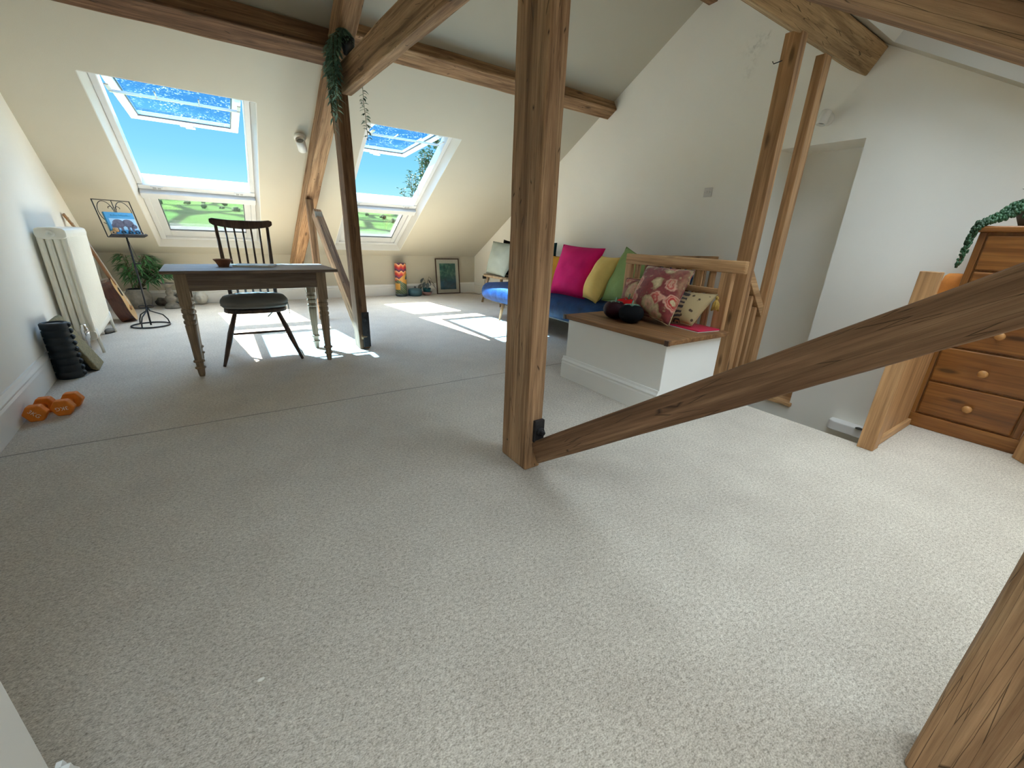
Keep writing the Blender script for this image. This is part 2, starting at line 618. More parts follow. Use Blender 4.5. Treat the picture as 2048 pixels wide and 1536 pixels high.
bm = B()
box(bm, WX0 - .12, WX0 - .005, WY0, WY1, -2.5, -.221)
box(bm, WX0 - .12, XG - .001, WY0 - .12, WY0 - .005, -2.5, -.221)
box(bm, WX0 - .12, XG - .001, WY1 + .005, WY1 + .12, -2.5, -.221)
struct('wall_stairwell', bm, M_wall)
bm = B()
box(bm, WX0 - .1, XG + .39, WY0 - .1, WY1 + .1, -2.6, -2.5)
struct('floor_stairwell', bm, M_carpet)

# gable wall with the recess
def gpoly(bm, pts):
    prism(bm, pts, lambda y, z: (XG, y, z), lambda y, z: (XG + .5, y, z))
rz_ = lambda y: min(CF - S * y, CN + S * y) + .06
RY0, RY1, RZ = 1.45, 2.06, 1.868
bm = B()
gpoly(bm, [(-1.75, -.2), (-1.75, rz_(-1.75)), (RY0, rz_(RY0)), (RY0, -2.5), (WY0 - .12, -2.5), (WY0 - .12, -.2)])
gpoly(bm, [(RY0, RZ), (RY0, rz_(RY0)), (RY1, rz_(RY1)), (RY1, RZ)])
gpoly(bm, [(RY1, -2.5), (RY1, rz_(RY1)), (YA, rz_(YA)), (7.6, rz_(7.6)), (7.6, -.2), (WY1 + .12, -.2), (WY1 + .12, -2.5)])
box(bm, XG + .34, XG + .5, RY0 - .1, RY1 + .1, -2.5, RZ + .1)
box(bm, XG, XG + .34, RY0 - .001, RY1 + .001, -2.5, -.285)
struct('wall_right', bm, M_gable)

struct('trim_1', box(B(), XG - .03, XG + .339, RY0 - .02, RY1 + .02, -.284, -.25), M_piney, label='wooden sill board at the foot of the wall niche', bevel=.006)
# left wall (slightly skewed), knee walls
bm = B()
pts = [(-1.75, -.1), (-1.75, rz_(-1.75)), (YA, rz_(YA)), (7.6, rz_(7.6)), (7.6, -.1)]
prism(bm, pts, lambda y, z: (lwx(y), y, z), lambda y, z: (lwx(y) - .2, y, z))
struct('wall_left', bm, M_wall)
bm = B()
box(bm, -1.7, 4.5, 7.48, 7.62, -.1, .76)
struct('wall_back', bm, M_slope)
bm = B()
box(bm, -1.3, 4.5, YN - .14, YN, -.1, .76)
struct('wall_front', bm, M_wall)
# boxed-in partition beside the camera
PX, PY = -.381, .756
bm = B()
box(bm, -1.05, PX, YN, PY, 0, 1.55)
struct('wall_partition', bm, M_white)

SKP = [(0, 0), (.022, 0), (.022, .135), (.017, .150), (.021, .156), (.021, .163), (.012, .178), (.008, .196), (0, .196)]
def skirting(name, p0, p1, n, H=1.0):
    p0, p1, n = V(p0), V(p1), V(n).normalized()
    bm = B()
    prism(bm, SKP, lambda u, z: p0 + n * u + V((0, 0, z * H)), lambda u, z: p1 + n * u + V((0, 0, z * H)))
    return bm
struct('baseboard_left', skirting('', (lwx(.75), .75, 0), (lwx(7.47), 7.47, 0), (1, .0715, 0)), M_white)
struct('baseboard_back', skirting('', (lwx(7.48) + .01, 7.48, 0), (XG, 7.48, 0), (0, -1, 0)), M_white)
struct('baseboard_right', skirting('', (XG, 7.47, 0), (XG, WY1 + .02, 0), (-1, 0, 0)), M_white)
bm = skirting('', (PX, YN + .02, 0), (PX, PY + .02, 0), (1, 0, 0))
prism(bm, SKP, lambda u, z: (PX + .02, PY + u, z), lambda u, z: (-1.0, PY + u, z))
struct('baseboard_front', bm, M_white)

# ------------------------------------------------------------------ roof windows
def mat_gasket():
    return M_blk2

def roof_window(idx, fn, W, full, label):
    x0, x1, s0, s1 = W
    xc = (x0 + x1) / 2
    hw = (x1 - x0) / 2
    base = fn(xc, s0, 0)
    root = bpy.data.objects.new('window_%d' % idx, None)
    link(root)
    root.location = base
    root['kind'] = 'structure'
    root['label'] = label
    root['category'] = 'window'
    def sbox(bm, xa, xb, sa, sb, ta, tb):
        q = lambda s: [fn(xc + xa, s, ta), fn(xc + xb, s, ta), fn(xc + xb, s, tb), fn(xc + xa, s, tb)]
        return hexa(bm, q(sa), q(sb))
    fw = hw - .045           # outer half width of the frame
    # plaster lining of the reveal, tapering in
    bm = B()
    T0, T1 = -.001, .16
    o = .012
    def quad(a, b, off):
        hexa(bm, a, b)
    L = lambda x, s, t: fn(xc + x, s, t)
    # left, right
    for sg in (-1, 1):
        hexa(bm, [L(sg * hw, s0, T0), L(sg * hw, s1, T0), L(sg * fw, s1 - .03, T1), L(sg * fw, s0 + .02, T1)],
             [L(sg * (hw + .03), s0, T0 + .004), L(sg * (hw + .03), s1, T0 + .004), L(sg * (hw + .03), s1, T1), L(sg * (hw + .03), s0, T1)])
    hexa(bm, [L(-hw, s0, T0), L(hw, s0, T0), L(fw, s0 + .02, T1), L(-fw, s0 + .02, T1)],
         [L(-hw, s0 - .03, T0 + .004), L(hw, s0 - .03, T0 + .004), L(hw, s0 - .03, T1), L(-hw, s0 - .03, T1)])
    hexa(bm, [L(-hw, s1, T0), L(hw, s1, T0), L(fw, s1 - .03, T1), L(-fw, s1 - .03, T1)],
         [L(-hw, s1 + .03, T0 + .004), L(hw, s1 + .03, T0 + .004), L(hw, s1 + .03, T1), L(-hw, s1 + .03, T1)])
    obj('lining', bm, M_liner, root, rel=base)
    def frame(name, sa, sb, w, ta, tb, hwid, m=M_winwhite, parent=root, bot=None, top=None):
        bm = B()
        bt = bot or w
        tp = top or w
        sbox(bm, -hwid, -hwid + w, sa, sb, ta, tb)
        sbox(bm, hwid - w, hwid, sa, sb, ta, tb)
        sbox(bm, -hwid + w, hwid - w, sa, sa + bt, ta, tb)
        sbox(bm, -hwid + w, hwid - w, sb - tp, sb, ta, tb)
        return obj(name, bm, m, parent, rel=base, bevel=.006)
    if not full:
        frame('frame', s0, s1, .06, .12, .22, fw + .02)
        fr = frame('sash', s0 + .05, s1 - .05, .08, .14, .2, fw - .03)
        bm = B()
        sbox(bm, -fw + .08, fw - .08, s0 + .1, s1 - .1, .165, .185)
        obj('pane', bm, M_glass, fr, rel=base)
        return root
    # lower fixed light
    frame('lower_frame', s0 - .02, 1.22, .055, .10, .24, fw + .01, bot=.07)
    sh = frame('lower_sash', s0 + .05, 1.21, .075, .125, .20, fw - .04, bot=.13, top=.03)
    bm = B()
    sbox(bm, -fw + .105, fw - .105, s0 + .165, 1.20, .150, .170)
    obj('pane', bm, M_glass, sh, rel=base)
    bm = B()
    for sg in (-1, 1):
        sbox(bm, sg * (fw - .115) - .006, sg * (fw - .115) + .006, s0 + .18, 1.2, .138, .15)
    sbox(bm, -fw + .12, fw - .12, s0 + .178, s0 + .186, .138, .15)
    obj('gasket', bm, M_blk2, sh, rel=base)
    # transom between the two lights
    bm = B()
    sbox(bm, -fw - .01, fw + .01, 1.20, 1.30, .05, .24)
    sbox(bm, -fw - .01, fw + .01, 1.30, 1.375, .10, .24)
    tr = obj('transom', bm, M_winwhite, root, rel=base, bevel=.008)
    for sg in (-1, 1):
        bm = B()
        cx = sg * fw * .72
        sbox(bm, cx - .055, cx + .055, 1.31, 1.365, .094, .104)
        obj('catch_plate', bm, M_winwhite, tr, rel=base, bevel=.004)
        bm = B()
        sbox(bm, cx - .035, cx - .005, 1.325, 1.352, .090, .1)
        sbox(bm, cx + .008, cx + .035, 1.325, 1.352, .090, .1)
        obj('catch_slot', bm, M_galv, tr, rel=base)
    # upper frame
    bm = B()
    for sg in (-1, 1):
        a, b = sorted((sg * (fw + .01), sg * (fw - .04)))
        sbox(bm, a, b, 1.375, s1 - .03, .11, .23)
    sbox(bm, -fw, fw, s1 - .10, s1 - .02, .11, .23)
    obj('upper_frame', bm, M_winwhite, root, rel=base, bevel=.006)
    # open top hung sash: hinged at the head, swung outwards
    sH, tH, ang, LEN = s1 - .105, .175, math.radians(27), 1.47
    ds = V((-math.cos(ang), math.sin(ang)))          # (s,t) along the sash, away from hinge
    dn = V((math.sin(ang), math.cos(ang)))           # outward normal of sash
    def sp(x, a, n):
        s = sH + ds.x * a + dn.x * n
        t = tH + ds.y * a + dn.y * n
        return fn(xc + x, s, t)
    def abox(bm, xa, xb, aa, ab, na, nb):
        q = lambda a: [sp(xa, a, na), sp(xb, a, na), sp(xb, a, nb), sp(xa, a, nb)]
        return hexa(bm, q(aa), q(ab))
    hs = fw - .05
    w = .07
    bm = B()
    abox(bm, -hs, -hs + w, 0, LEN, -.035, .03)
    abox(bm, hs - w, hs, 0, LEN, -.035, .03)
    abox(bm, -hs + w, hs - w, 0, w, -.035, .03)
    abox(bm, -hs + w, hs - w, LEN - .095, LEN, -.035, .03)
    sash = obj('upper_sash', bm, M_winwhite, root, rel=base, bevel=.006)
    bm = B()
    abox(bm, -hs + w - .01, hs - w + .01, w - .01, LEN - .085, -.008, .014)
    obj('pane', bm, M_glassdirty, sash, rel=base)
    bm = B()
    for sg in (-1, 1):
        c = sg * (hs - w - .004)
        abox(bm, c - .005, c + .005, w, LEN - .095, -.02, -.008)
    abox(bm, -hs + w, hs - w, LEN - .103, LEN - .094, -.02, -.008)
    obj('gasket', bm, M_blk2, sash, rel=base)
    bm = B()
    abox(bm, -.07, .05, LEN - .03, LEN + .006, -.05, -.033)
    abox(bm, -.02, .07, LEN - .03, LEN + .012, -.062, -.048)
    obj('handle', bm, M_galv, sash, rel=base, bevel=.004)
    # ventilation bar below the head of the sash
    bm = B()
    nb = -.10
    abox(bm, -hs + .02, hs - .02, .20, .235, nb - .018, nb)
    for cx in (-hs + .03, -hs + .03 + (2 * hs - .06) / 3, -hs + .03 + 2 * (2 * hs - .06) / 3, hs - .03):
        ww = .014 if abs(cx) > hs - .1 else .005
        abox(bm, cx - ww, cx + ww, .05, .20, nb - .012, nb - .002)
    obj('ventilation_bar', bm, M_winwhite, sash, rel=base)
    return root

roof_window(1, far, W1, True, 'left tall roof window with its upper sash swung open above the desk')
roof_window(2, far, W2, True, 'right tall roof window behind the timber truss with its upper sash open')
roof_window(3, near, W3, False, 'skylight in the near roof slope above the pine chest')

# ------------------------------------------------------------------ timber truss
def beam(name, label, p0, p1, w, h, up=(0, 0, 1), mat=None, jit=.004, cat='beam', bevel=.009, group=None):
    """timber from p0 to p1 (axis points); local X is along it"""
    p0, p1 = V(p0), V(p1)
    d = p1 - p0
    L = d.length
    x = d / L
    z = V(up) - x * x.dot(V(up))
    z.normalize()
    y = z.cross(x)
    n = max(4, int(L / .09))
    bm = B()
    rings = []
    sd = random.random() * 50
    for i in range(n + 1):
        t = L * i / n
        ring = []
        for sy, sz in ((-1, -1), (1, -1), (1, 1), (-1, 1)):
            jy = noise.noise(V((t * 3 + sd, sy * 9, sz * 5))) * jit
            jz = noise.noise(V((t * 3 + sd + 20, sy * 9, sz * 5))) * jit
            ring.append(bm.verts.new((t, sy * w / 2 + jy, sz * h / 2 + jz)))
        rings.append(ring)
    for a, b in zip(rings, rings[1:]):
        for k in range(4):
            bm.faces.new([a[k], a[(k + 1) % 4], b[(k + 1) % 4], b[k]])
    bm.faces.new(rings[0])
    bm.faces.new(rings[-1])
    o = obj(name, bm, mat or M_beam, None, bevel=bevel)
    Mx = Matrix((x, y, z)).transposed().to_4x4()
    Mx.translation = p0
    o.matrix_world = Mx
    tag(o, label, cat, group)
    return o

def tx(y):            # truss plane, a little out of square
    return 1.123 - .05 * (y - 1.5)

bigpost = beam('timber_post', 'thick weathered timber post rising through the middle of the room', (1.088, 1.495, 0), (1.088, 1.495, 2.10), .092, .21, (0, 1, 0), M_beam)
farpost = beam('timber_post', 'dark timber post on an iron strap beside the desk', (.966, 4.065, 0), (.956, 4.085, 2.27), .095, .19, (0, 1, 0), M_beamd)
beam('timber_strut', 'heavy dark diagonal strut rising to the right from the thick post foot', (1.113, 1.375, .095), (1.185, -.06, 1.131), .075, .107, (0, .6, .8), M_beamd)
strut2 = beam('timber_strut', 'slim diagonal strut leaning from the dark post foot to the sloping rafter', (.975, 3.985, .08), (.905, 5.42, 1.25), .085, .11, (0, .6, .8), M_beam)
beam('timber_stud', 'short upright stud under the rafter behind the desk', (.875, 5.61, 0), (.875, 5.61, 1.40), .075, .10, (0, 1, 0), M_beam)
beam('timber_stud', 'broad timber upright cut off by the lower right corner', (1.13, -.14, 0), (1.13, -.14, 1.20), .12, .22, (0, 1, 0), M_beam)
beam('timber_collar', 'horizontal timber crossing from the dark post to the thick post overhead', (.988, 3.97, 2.195), (1.100, 1.60, 2.195), .078, .205, (0, 0, 1), M_beam)
beam('timber_rafter', 'sloping timber rafter with a long split behind the desk', (.85, 7.44, .50), (1.02, 3.1, 2.975), .135, .20, (0, .5, .87), M_beam)
beam('timber_rafter', 'dark timber rafter crossing the top right corner', (1.20, -.75, .98), (1.10, 2.55, 2.86), .12, .26, (0, -.5, .87), M_beam)
beam('timber_purlin', 'timber purlin under the far slope from the truss to the gable wall', (1.05, 4.108, 2.541), (XG - .004, 4.108, 2.541), .16, .115, (0, .495, .869), M_beam)
beam('timber_purlin', 'dark timber purlin from the left wall to the truss', (lwx(4.1) + .01, 4.165, 2.445), (.965, 4.165, 2.445), .17, .19, (0, .495, .869), M_beamd)
beam('timber_purlin', 'pale cracked timber purlin over the stair posts', (1.19, 1.575, 2.385), (XG - .004, 1.575, 2.385), .14, .18, (0, -.495, .869), M_beaml)
beam('ridge_beam', 'end of the timber ridge beam at the roof peak', (1.3, YA, 3.26), (XG - .004, YA, 3.26), .09, .2, (0, 0, 1), M_beamd)

# ironwork on the two posts (children of the posts, in post-local axes: x up the post)
def on_post(post, name, pts_fn, mat):
    bm = B()
    pts_fn(bm)
    o = obj(name, bm, mat, post, bevel=.003)
    o.matrix_parent_inverse = post.matrix_world.inverted()
    return o
on_post(bigpost, 'iron_plate', lambda b: box(b, 1.078, 1.134, 1.372, 1.392, .15, .262), M_rust)
on_post(bigpost, 'bolt', lambda b: lathe(b, [(.022, 0), (.022, .012), (.012, .012), (.012, .03), (0, .03)], 8, M=Matrix.Translation((1.108, 1.373, .205)) @ Matrix.Rotation(PI / 2, 4, 'X')), M_rust)
on_post(farpost, 'iron_strap', lambda b: box(b, .955, 1.020, 3.956, 3.972, .02, .355), M_rust)
on_post(farpost, 'bolt', lambda b: lathe(b, [(.026, 0), (.026, .012), (.013, .012), (.013, .03), (0, .03)], 8, M=Matrix.Translation((.99, 3.957, .29)) @ Matrix.Rotation(PI / 2, 4, 'X')), M_rust)
o = obj('steel_bracket', box(B(), .870, .945, 5.285, 5.30, 1.20, 1.262), M_galv, strut2)
o.matrix_parent_inverse = strut2.matrix_world.inverted()
o['label'] = 'pale steel bracket'

# ------------------------------------------------------------------ stair joinery
t = thing('stair_newel', 'taller pine newel post rising to the pale purlin', 'post', (3.06, 1.60, -.9))
obj('shaft', box(B(), -.038, .038, -.05, .05, 0, 3.20), M_pinez, t, bevel=.004)
obj('nail', tube(B(), [(-.035, .03, 3.06), (-.05, .075, 3.05), (-.05, .085, 3.065)], .003, 6), M_blk2, t)
t = thing('stair_stud', 'thinner pine stud beside the tall newel post', 'post', (3.46, 1.60, -.9))
obj('shaft', box(B(), -.048, .048, -.03, .03, 0, 3.17), M_pinez, t, bevel=.004)
t = thing('stair_handrail', 'short sloping pine handrail between newel post and stud', 'handrail', (3.11, 1.60, -.8))
bm = B()
hexa(bm, [(0, -.028, 1.66), (0, .028, 1.66), (0, .028, 1.75), (0, -.028, 1.75)], [(.30, -.028, 1.36), (.30, .028, 1.36), (.30, .028, 1.45), (.30, -.028, 1.45)])
obj('rail', bm, M_pine, t, bevel=.004)
for i, xx in enumerate((.05, .13, .22)):
    obj('baluster', box(B(), xx - .018, xx + .018, -.016, .016, 0, 1.66 - xx), M_pinez, t, bevel=.003)
bm = B()
hexa(bm, [(0, -.02, -.1), (0, .02, -.1), (0, .02, .12), (0, -.02, .12)], [(.33, -.02, -.35), (.33, .02, -.35), (.33, .02, -.1), (.33, -.02, -.1)])
obj('string', bm, M_pine, t)

# guard rail across the head of the stairwell (behind the bench)
t = thing('guard_rail', 'pine guard rail with slats running from bench back to gable wall', 'railing', (2.88, 2.42, 0))
RL = XG - .02 - 2.88
obj('rail', box(B(), 0, RL, -.028, .028, .90, .975), M_pine, t, bevel=.005)
obj('rail', box(B(), 0, RL, -.02, .02, .06, .11), M_pine, t, bevel=.004)
for i in range(10):
    xx = .03 + i * (RL - .06) / 9
    obj('slat', box(B(), xx - .02, xx + .02, -.012, .012, .005 if i in (0, 9) else .10, .905), M_pinez, t, bevel=.003)

# short post and board panel at the near end of the stairwell
t = thing('stair_end_panel', 'short square pine post with a low boarded panel beside the chest', 'railing', (2.90, .60, 0))
obj('post', box(B(), -.01, .075, -.04, .036, 0, .992), M_pinez, t, bevel=.003)
bm = B()
box(bm, .075, .70, -.012, .010, .02, .62)
obj('board', bm, M_pinez, t, bevel=.003)
obj('bottom_rail', box(B(), .075, .70, -.03, .026, 0, .045), M_pine, t, bevel=.003)

# tan post at the right edge
t = thing('pine_corner_post', 'tan pine post foot at the right edge in front of the chest', 'post', (3.54, .015, 0), .66)
obj('shaft', box(B(), -.07, .07, -.07, .07, 0, .78), M_pinesoft, t, bevel=.004)

# ------------------------------------------------------------------ desk
t = thing('writing_desk', 'old grey-brown wooden desk with turned legs in front of the roof window', 'desk', (.135, 3.955, 0), .045)
bm = B()
box(bm, -.555, .575, -.325, .325, .750, .772)
obj('desk_top', bm, M_desk, t, bevel=.004)
for n_, a in (('apron', (-.42, .42, -.262, -.240, .628, .75)), ('apron', (-.42, .42, .240, .262, .628, .75)), ('apron', (-.470, -.448, -.22, .22, .628, .75)), ('apron', (.448, .470, -.22, .22, .628, .75))):
    obj(n_, box(B(), *a), M_desk, t, bevel=.002)
LEGP = [(.0, 0), (.017, 0), (.021, .018), (.024, .055), (.034, .062), (.034, .072), (.023, .078), (.025, .105), (.036, .112), (.036, .122), (.026, .13), (.030, .25), (.034, .34), (.036, .385), (.030, .392), (.038, .40), (.038, .418), (.031, .424), (.031, .432), (.037, .44), (.037, .462), (.030, .468), (.038, .478), (.038, .50), (.032, .505), (.036, .515), (.036, .53), (0, .53)]
for sx in (-1, 1):
    for sy in (-1, 1):
        bm = B()
        lathe(bm, LEGP, 20, (sx * .452, sy * .236, 0))
        box(bm, sx * .452 - .036, sx * .452 + .036, sy * .236 - .036, sy * .236 + .036, .528, .75)
        lg = obj('leg', bm, M_deskz, t, bevel=.002)
        for p in lg.data.polygons:
            p.use_smooth = len(p.vertices) == 4 and abs(p.normal.z) < .95 and p.center.z < .527

# terracotta bowl + magazine on the desk
t = tag(obj('clay_bowl', lathe(B(), [(0, 0), (.034, 0), (.036, .006), (.05, .035), (.062, .050), (.064, .056), (.058, .056), (.046, .038), (.03, .012), (0, .010)], 24), M_terra, None, True), 'small terracotta bowl on the desk top', 'bowl')
t.location = (-.045, 3.99, .772)
t = thing('magazine', 'pale blue magazine lying flat on the desk', 'magazine', (.165, 3.985, .772), -.22)
obj('pages', box(B(), -.135, .135, -.10, .10, .001, .013), M_pages, t, bevel=.001)
def cover_mat():
    m, nt, bs, N, L = newmat('magazine_cover')
    v = coords(nt)
    f = nz(nt, v, 14, 3)
    L(ramp(nt, f, [(.40, (.05, .07, .09)), (.47, (.30, .48, .60)), (.62, (.55, .70, .78))]), bs.inputs['Base Color'])
    bs.inputs['Roughness'].default_value = .3
    return m
obj('cover', box(B(), -.137, .137, -.102, .102, .0135, .016), cover_mat(), t, bevel=.001)

# ------------------------------------------------------------------ spindle back chair
t = thing('spindle_chair', 'dark spindle back chair facing the camera behind the desk', 'chair', (.125, 4.12, 0), -.03)
def seat_outline(s=1.0, n=28):
    out = []
    for k in range(n):
        a = 2 * PI * k / n
        c, s_ = math.cos(a), math.sin(a)
        e = .72
        out.append((.225 * s * math.copysign(abs(c) ** e, c) * (1 - .10 * s_), .205 * s * math.copysign(abs(s_) ** e, s_)))
    return out
bm = B()
prism(bm, seat_outline(), lambda x, y: (x, y, .405), lambda x, y: (x, y, .438))
obj('seat', bm, M_chair, t, bevel=.008)
for sx, sy in ((-1, -1), (1, -1), (-1, 1), (1, 1)):
    top = V((sx * .15, sy * .12, .41))
    bot = V((sx * .285 - .0, sy * (.245 if sy < 0 else .19), 0))
    pts = [top + (bot - top) * q for q in (0, .3, .55, .7, 1)]
    obj('leg', tube(B(), pts, [.014, .017, .021, .018, .011], 12), M_chair, t, True)
obj('stretcher', tube(B(), [(-.215, -.175, .205), (-.215, 0, .21), (-.21, .155, .21)], [.009, .012, .009], 10), M_chair, t, True)
obj('stretcher', tube(B(), [(.215, -.175, .205), (.215, 0, .21), (.21, .155, .21)], [.009, .012, .009], 10), M_chair, t, True)
obj('stretcher', tube(B(), [(-.215, 0, .208), (0, 0, .208), (.215, 0, .208)], [.008, .011, .008], 10), M_chair, t, True)
obj('stretcher', tube(B(), [(-.213, -.155, .24), (0, -.155, .24), (.213, -.155, .24)], [.008, .011, .008], 10), M_chair, t, True)
for k in range(7):
    u = (k - 3) / 3
    b0 = V((u * .165, .165 - .03 * u * u, .43))
    b1 = V((u * .185, .285 - .045 * u * u, 1.07))
    r0 = .015 if abs(u) > .9 else .0085
    pts = [b0, b0.lerp(b1, .35) + V((0, -.012, 0)), b0.lerp(b1, .7) + V((0, -.008, 0)), b1]
    obj('spindle', tube(B(), pts, [r0, r0 * 1.12, r0 * .95, r0 * .8], 10), M_chair, t, True)
bm = B()
N_ = 20
prev = None
for i in range(N_ + 1):
    u = -1 + 2 * i / N_
    x = u * .225
    y = .285 - .05 * u * u
    zc = 1.085 + .022 * abs(u) ** 2.2 - (.0 if abs(u) < .85 else 0)
    hh = .036 * (1 - .25 * abs(u)) * (1 if abs(u) < .97 else .55)
    th = .011
    row = [bm.verts.new((x, y - th, zc - hh)), bm.verts.new((x, y + th, zc - hh)), bm.verts.new((x, y + th + .006, zc + hh)), bm.verts.new((x, y - th + .006, zc + hh))]
    if prev:
        for k in range(4):
            bm.faces.new([prev[k], prev[(k + 1) % 4], row[(k + 1) % 4], row[k]])
    else:
        bm.faces.new(row)
    prev = row
bm.faces.new(prev)
obj('crest_rail', bm, M_chair, t, True, bevel=.006)

t = thing('seat_cushion', 'round grey tie-on cushion on the dark chair seat', 'cushion', (.125, 4.10, .438), -.03)
bm = B()
rows = []
for i, (r, z) in enumerate([(0, .004), (.17, .002), (.225, .012), (.243, .030), (.238, .036), (.243, .045), (.240, .066), (.222, .088), (.17, .100), (.08, .105), (0, .106)]):
    if r == 0:
        rows.append([bm.verts.new((0, 0, z))])
    else:
        sc_ = r / .225
        rows.append([bm.verts.new((x, y, z + noise.noise(V((x * 12, y * 12, z * 30))) * .005)) for x, y in seat_outline(sc_)])
for a, b in zip(rows, rows[1:]):
    n_ = 28
    for k in range(n_):
        k2 = (k + 1) % n_
        if len(a) == 1:
            bm.faces.new([a[0], b[k2], b[k]])
        elif len(b) == 1:
            bm.faces.new([a[k], a[k2], b[0]])
        else:
            bm.faces.new([a[k], a[k2], b[k2], b[k]])
obj('pad', bm, M_fseat, t, True)
obj('tie', tube(B(), [(.20, .12, .02), (.23, .14, .03), (.25, .13, .0), (.252, .12, -.06), (.256, .12, -.10)], .004, 6), M_fseat, t, True)
obj('tie', tube(B(), [(.12, .17, .01), (.14, .19, -.03), (.12, .2, -.09), (.08, .2, -.13)], [.004, .006, .007, .008], 6), M_fseat, t, True)

# ------------------------------------------------------------------ column radiator on the left wall
t = thing('column_radiator', 'white column radiator standing on feet along the left wall', 'radiator', (-1.205, 4.73, 0), math.atan(.0715))
NS, PITCH = 20, .049
colx = [.022, .066, .110, .154]
for i in range(NS):
    y0 = .02 + i * PITCH
    bm = B()
    for cx in colx:
        ell = [(cx + .0195 * math.cos(2 * PI * k / 14), y0 + .0165 * math.sin(2 * PI * k / 14)) for k in range(14)]
        prism(bm, ell, lambda x, y: (x, y, .165), lambda x, y: (x, y, .96))
    # rounded headers
    for zc in (.965, .160):
        pts = []
        for k in range(16):
            a = 2 * PI * k / 16
            pts.append((.088 + .0875 * math.copysign(abs(math.cos(a)) ** .5, math.cos(a)), zc + .044 * math.copysign(abs(math.sin(a)) ** .6, math.sin(a))))
        prism(bm, pts, lambda x, z: (x, y0 - .0225, z), lambda x, z: (x, y0 + .0225, z))
    so_ = obj('section', bm, M_rad, t, bevel=.007, seg=2)
for yy in (.03, .02 + (NS - 1) * PITCH - .01):
    for cx in (.012, .166):
        sg = 1 if cx > .1 else 0
        obj('foot', tube(B(), [(cx, yy, .21), (cx + sg * .006, yy, .1), (cx + sg * .014, yy, .0)], [.014, .012, .010], 10), M_rad, t, True)
obj('end_plug', lathe(B(), [(.026, 0), (.026, .006), (.018, .008), (.018, .014), (.007, .014), (.007, .010), (0, .010)], 20, M=Matrix.Translation((.088, -.003, .965)) @ Matrix.Rotation(PI / 2, 4, 'X')), M_rad, t, True)
vb = lathe(B(), [(0, 0), (.010, 0), (.012, .06), (.020, .065), (.020, .085), (.026, .09), (.026, .17), (.018, .175), (.018, .2), (0, .2)], 16, M=Matrix.Translation((.115, -.05, .065)))
tube(vb, [(.115, -.05, .16), (.115, .0, .16)], .012, 10)
tube(vb, [(.115, -.05, .0), (.115, -.05, .07)], .006, 8)
obj('valve', vb, M_chrome, t, True)

# ------------------------------------------------------------------ guitar leaning in the corner behind the radiator
t = thing('acoustic_guitar', 'acoustic guitar with dark sides leaning behind the radiator', 'guitar', (0, 0, 0))
gb = V((-1.0, 6.36, .012))
gh = V((-1.278, 6.13, 1.13))
gz = (gh - gb).normalized()
gx = V((.985, .085, .12))
gx = (gx - gz * gx.dot(gz)).normalized()      # face normal
gy = gz.cross(gx)
Mg = Matrix((gy, -gx, gz)).transposed().to_4x4()   # local x across, y = away from face, z along the neck
Mg.translation = gb
t.matrix_world = Mg
GL = (gh - gb).length
def gw(z):          # half width of the body
    import math as m
    k = z / .50
    if k < 0 or k > 1:
        return 0
    lower = .190 * m.sqrt(max(0, 1 - ((k - .36) / .36) ** 2)) if k < .36 else .190
    if k >= .36:
        a = (k - .36) / .64
        lower = .190 - .062 * (.5 - .5 * m.cos(min(1, a / .45) * PI))
        if a > .45:
            lower = .128 + .016 * m.sin((a - .45) / .55 * PI)
        if a > .8:
            lower *= m.sqrt(max(0, 1 - ((a - .8) / .2) ** 2)) * .7 + .3
    return lower
zs = [.5 * (i / 40) for i in range(41)]
zs[0] = .001
right = [(gw(z), z) for z in zs]
outline = right + [(-x, z) for x, z in reversed(right)]
bm = B()
prism(bm, outline, lambda x, z: (x, .004, z), lambda x, z: (x, .125, z))
obj('body', bm, M_guitars, t, bevel=.003)
bm = B()
prism(bm, [(x * .995, z) for x, z in outline], lambda x, z: (x, .0, z), lambda x, z: (x, .0035, z))
obj('soundboard', bm, M_guitart, t)
obj('soundhole', lathe(B(), [(0, 0), (.05, 0), (.05, .0015), (0, .0015)], 24, M=Matrix.Translation((0, -.0005, .335)) @ Matrix.Rotation(PI / 2, 4, 'X')), M_blk2, t)
obj('bridge', box(B(), -.075, .075, -.012, 0, .135, .165), M_guitarn, t, bevel=.003)
bm = B()
hexa(bm, [(-.028, -.008, .42), (.028, -.008, .42), (.024, .022, .42), (-.024, .022, .42)], [(-.022, -.008, GL - .20), (.022, -.008, GL - .20), (.018, .016, GL - .20), (-.018, .016, GL - .20)])
obj('neck', bm, M_guitarn, t, bevel=.003)
bm = B()
hexa(bm, [(-.028, .0, GL - .20), (.028, .0, GL - .20), (.028, .016, GL - .20), (-.028, .016, GL - .20)], [(-.036, .025, GL), (.036, .025, GL), (.036, .04, GL), (-.036, .04, GL)])
hd = obj('headstock', bm, M_guitarn, t, bevel=.003)
for i in range(3):
    for sg in (-1, 1):
        zz = GL - .16 + i * .055
        yy = .012 + i * .007
        bm = B()
        tube(bm, [(sg * .028, yy, zz), (sg * .05, yy, zz)], .004, 6)
        sphere(bm, (sg * .055, yy, zz), .011, 1, .6, .8, 8, 6)
        obj('tuner', bm, M_stoolw, hd, True)
bm = B()
for i in range(6):
    u = -1 + 2 * i / 5
    tube(bm, [(u * .027, -.013, .16), (u * .018, -.013, GL - .2)], .0008, 4)
obj('string', bm, M_galv, t)

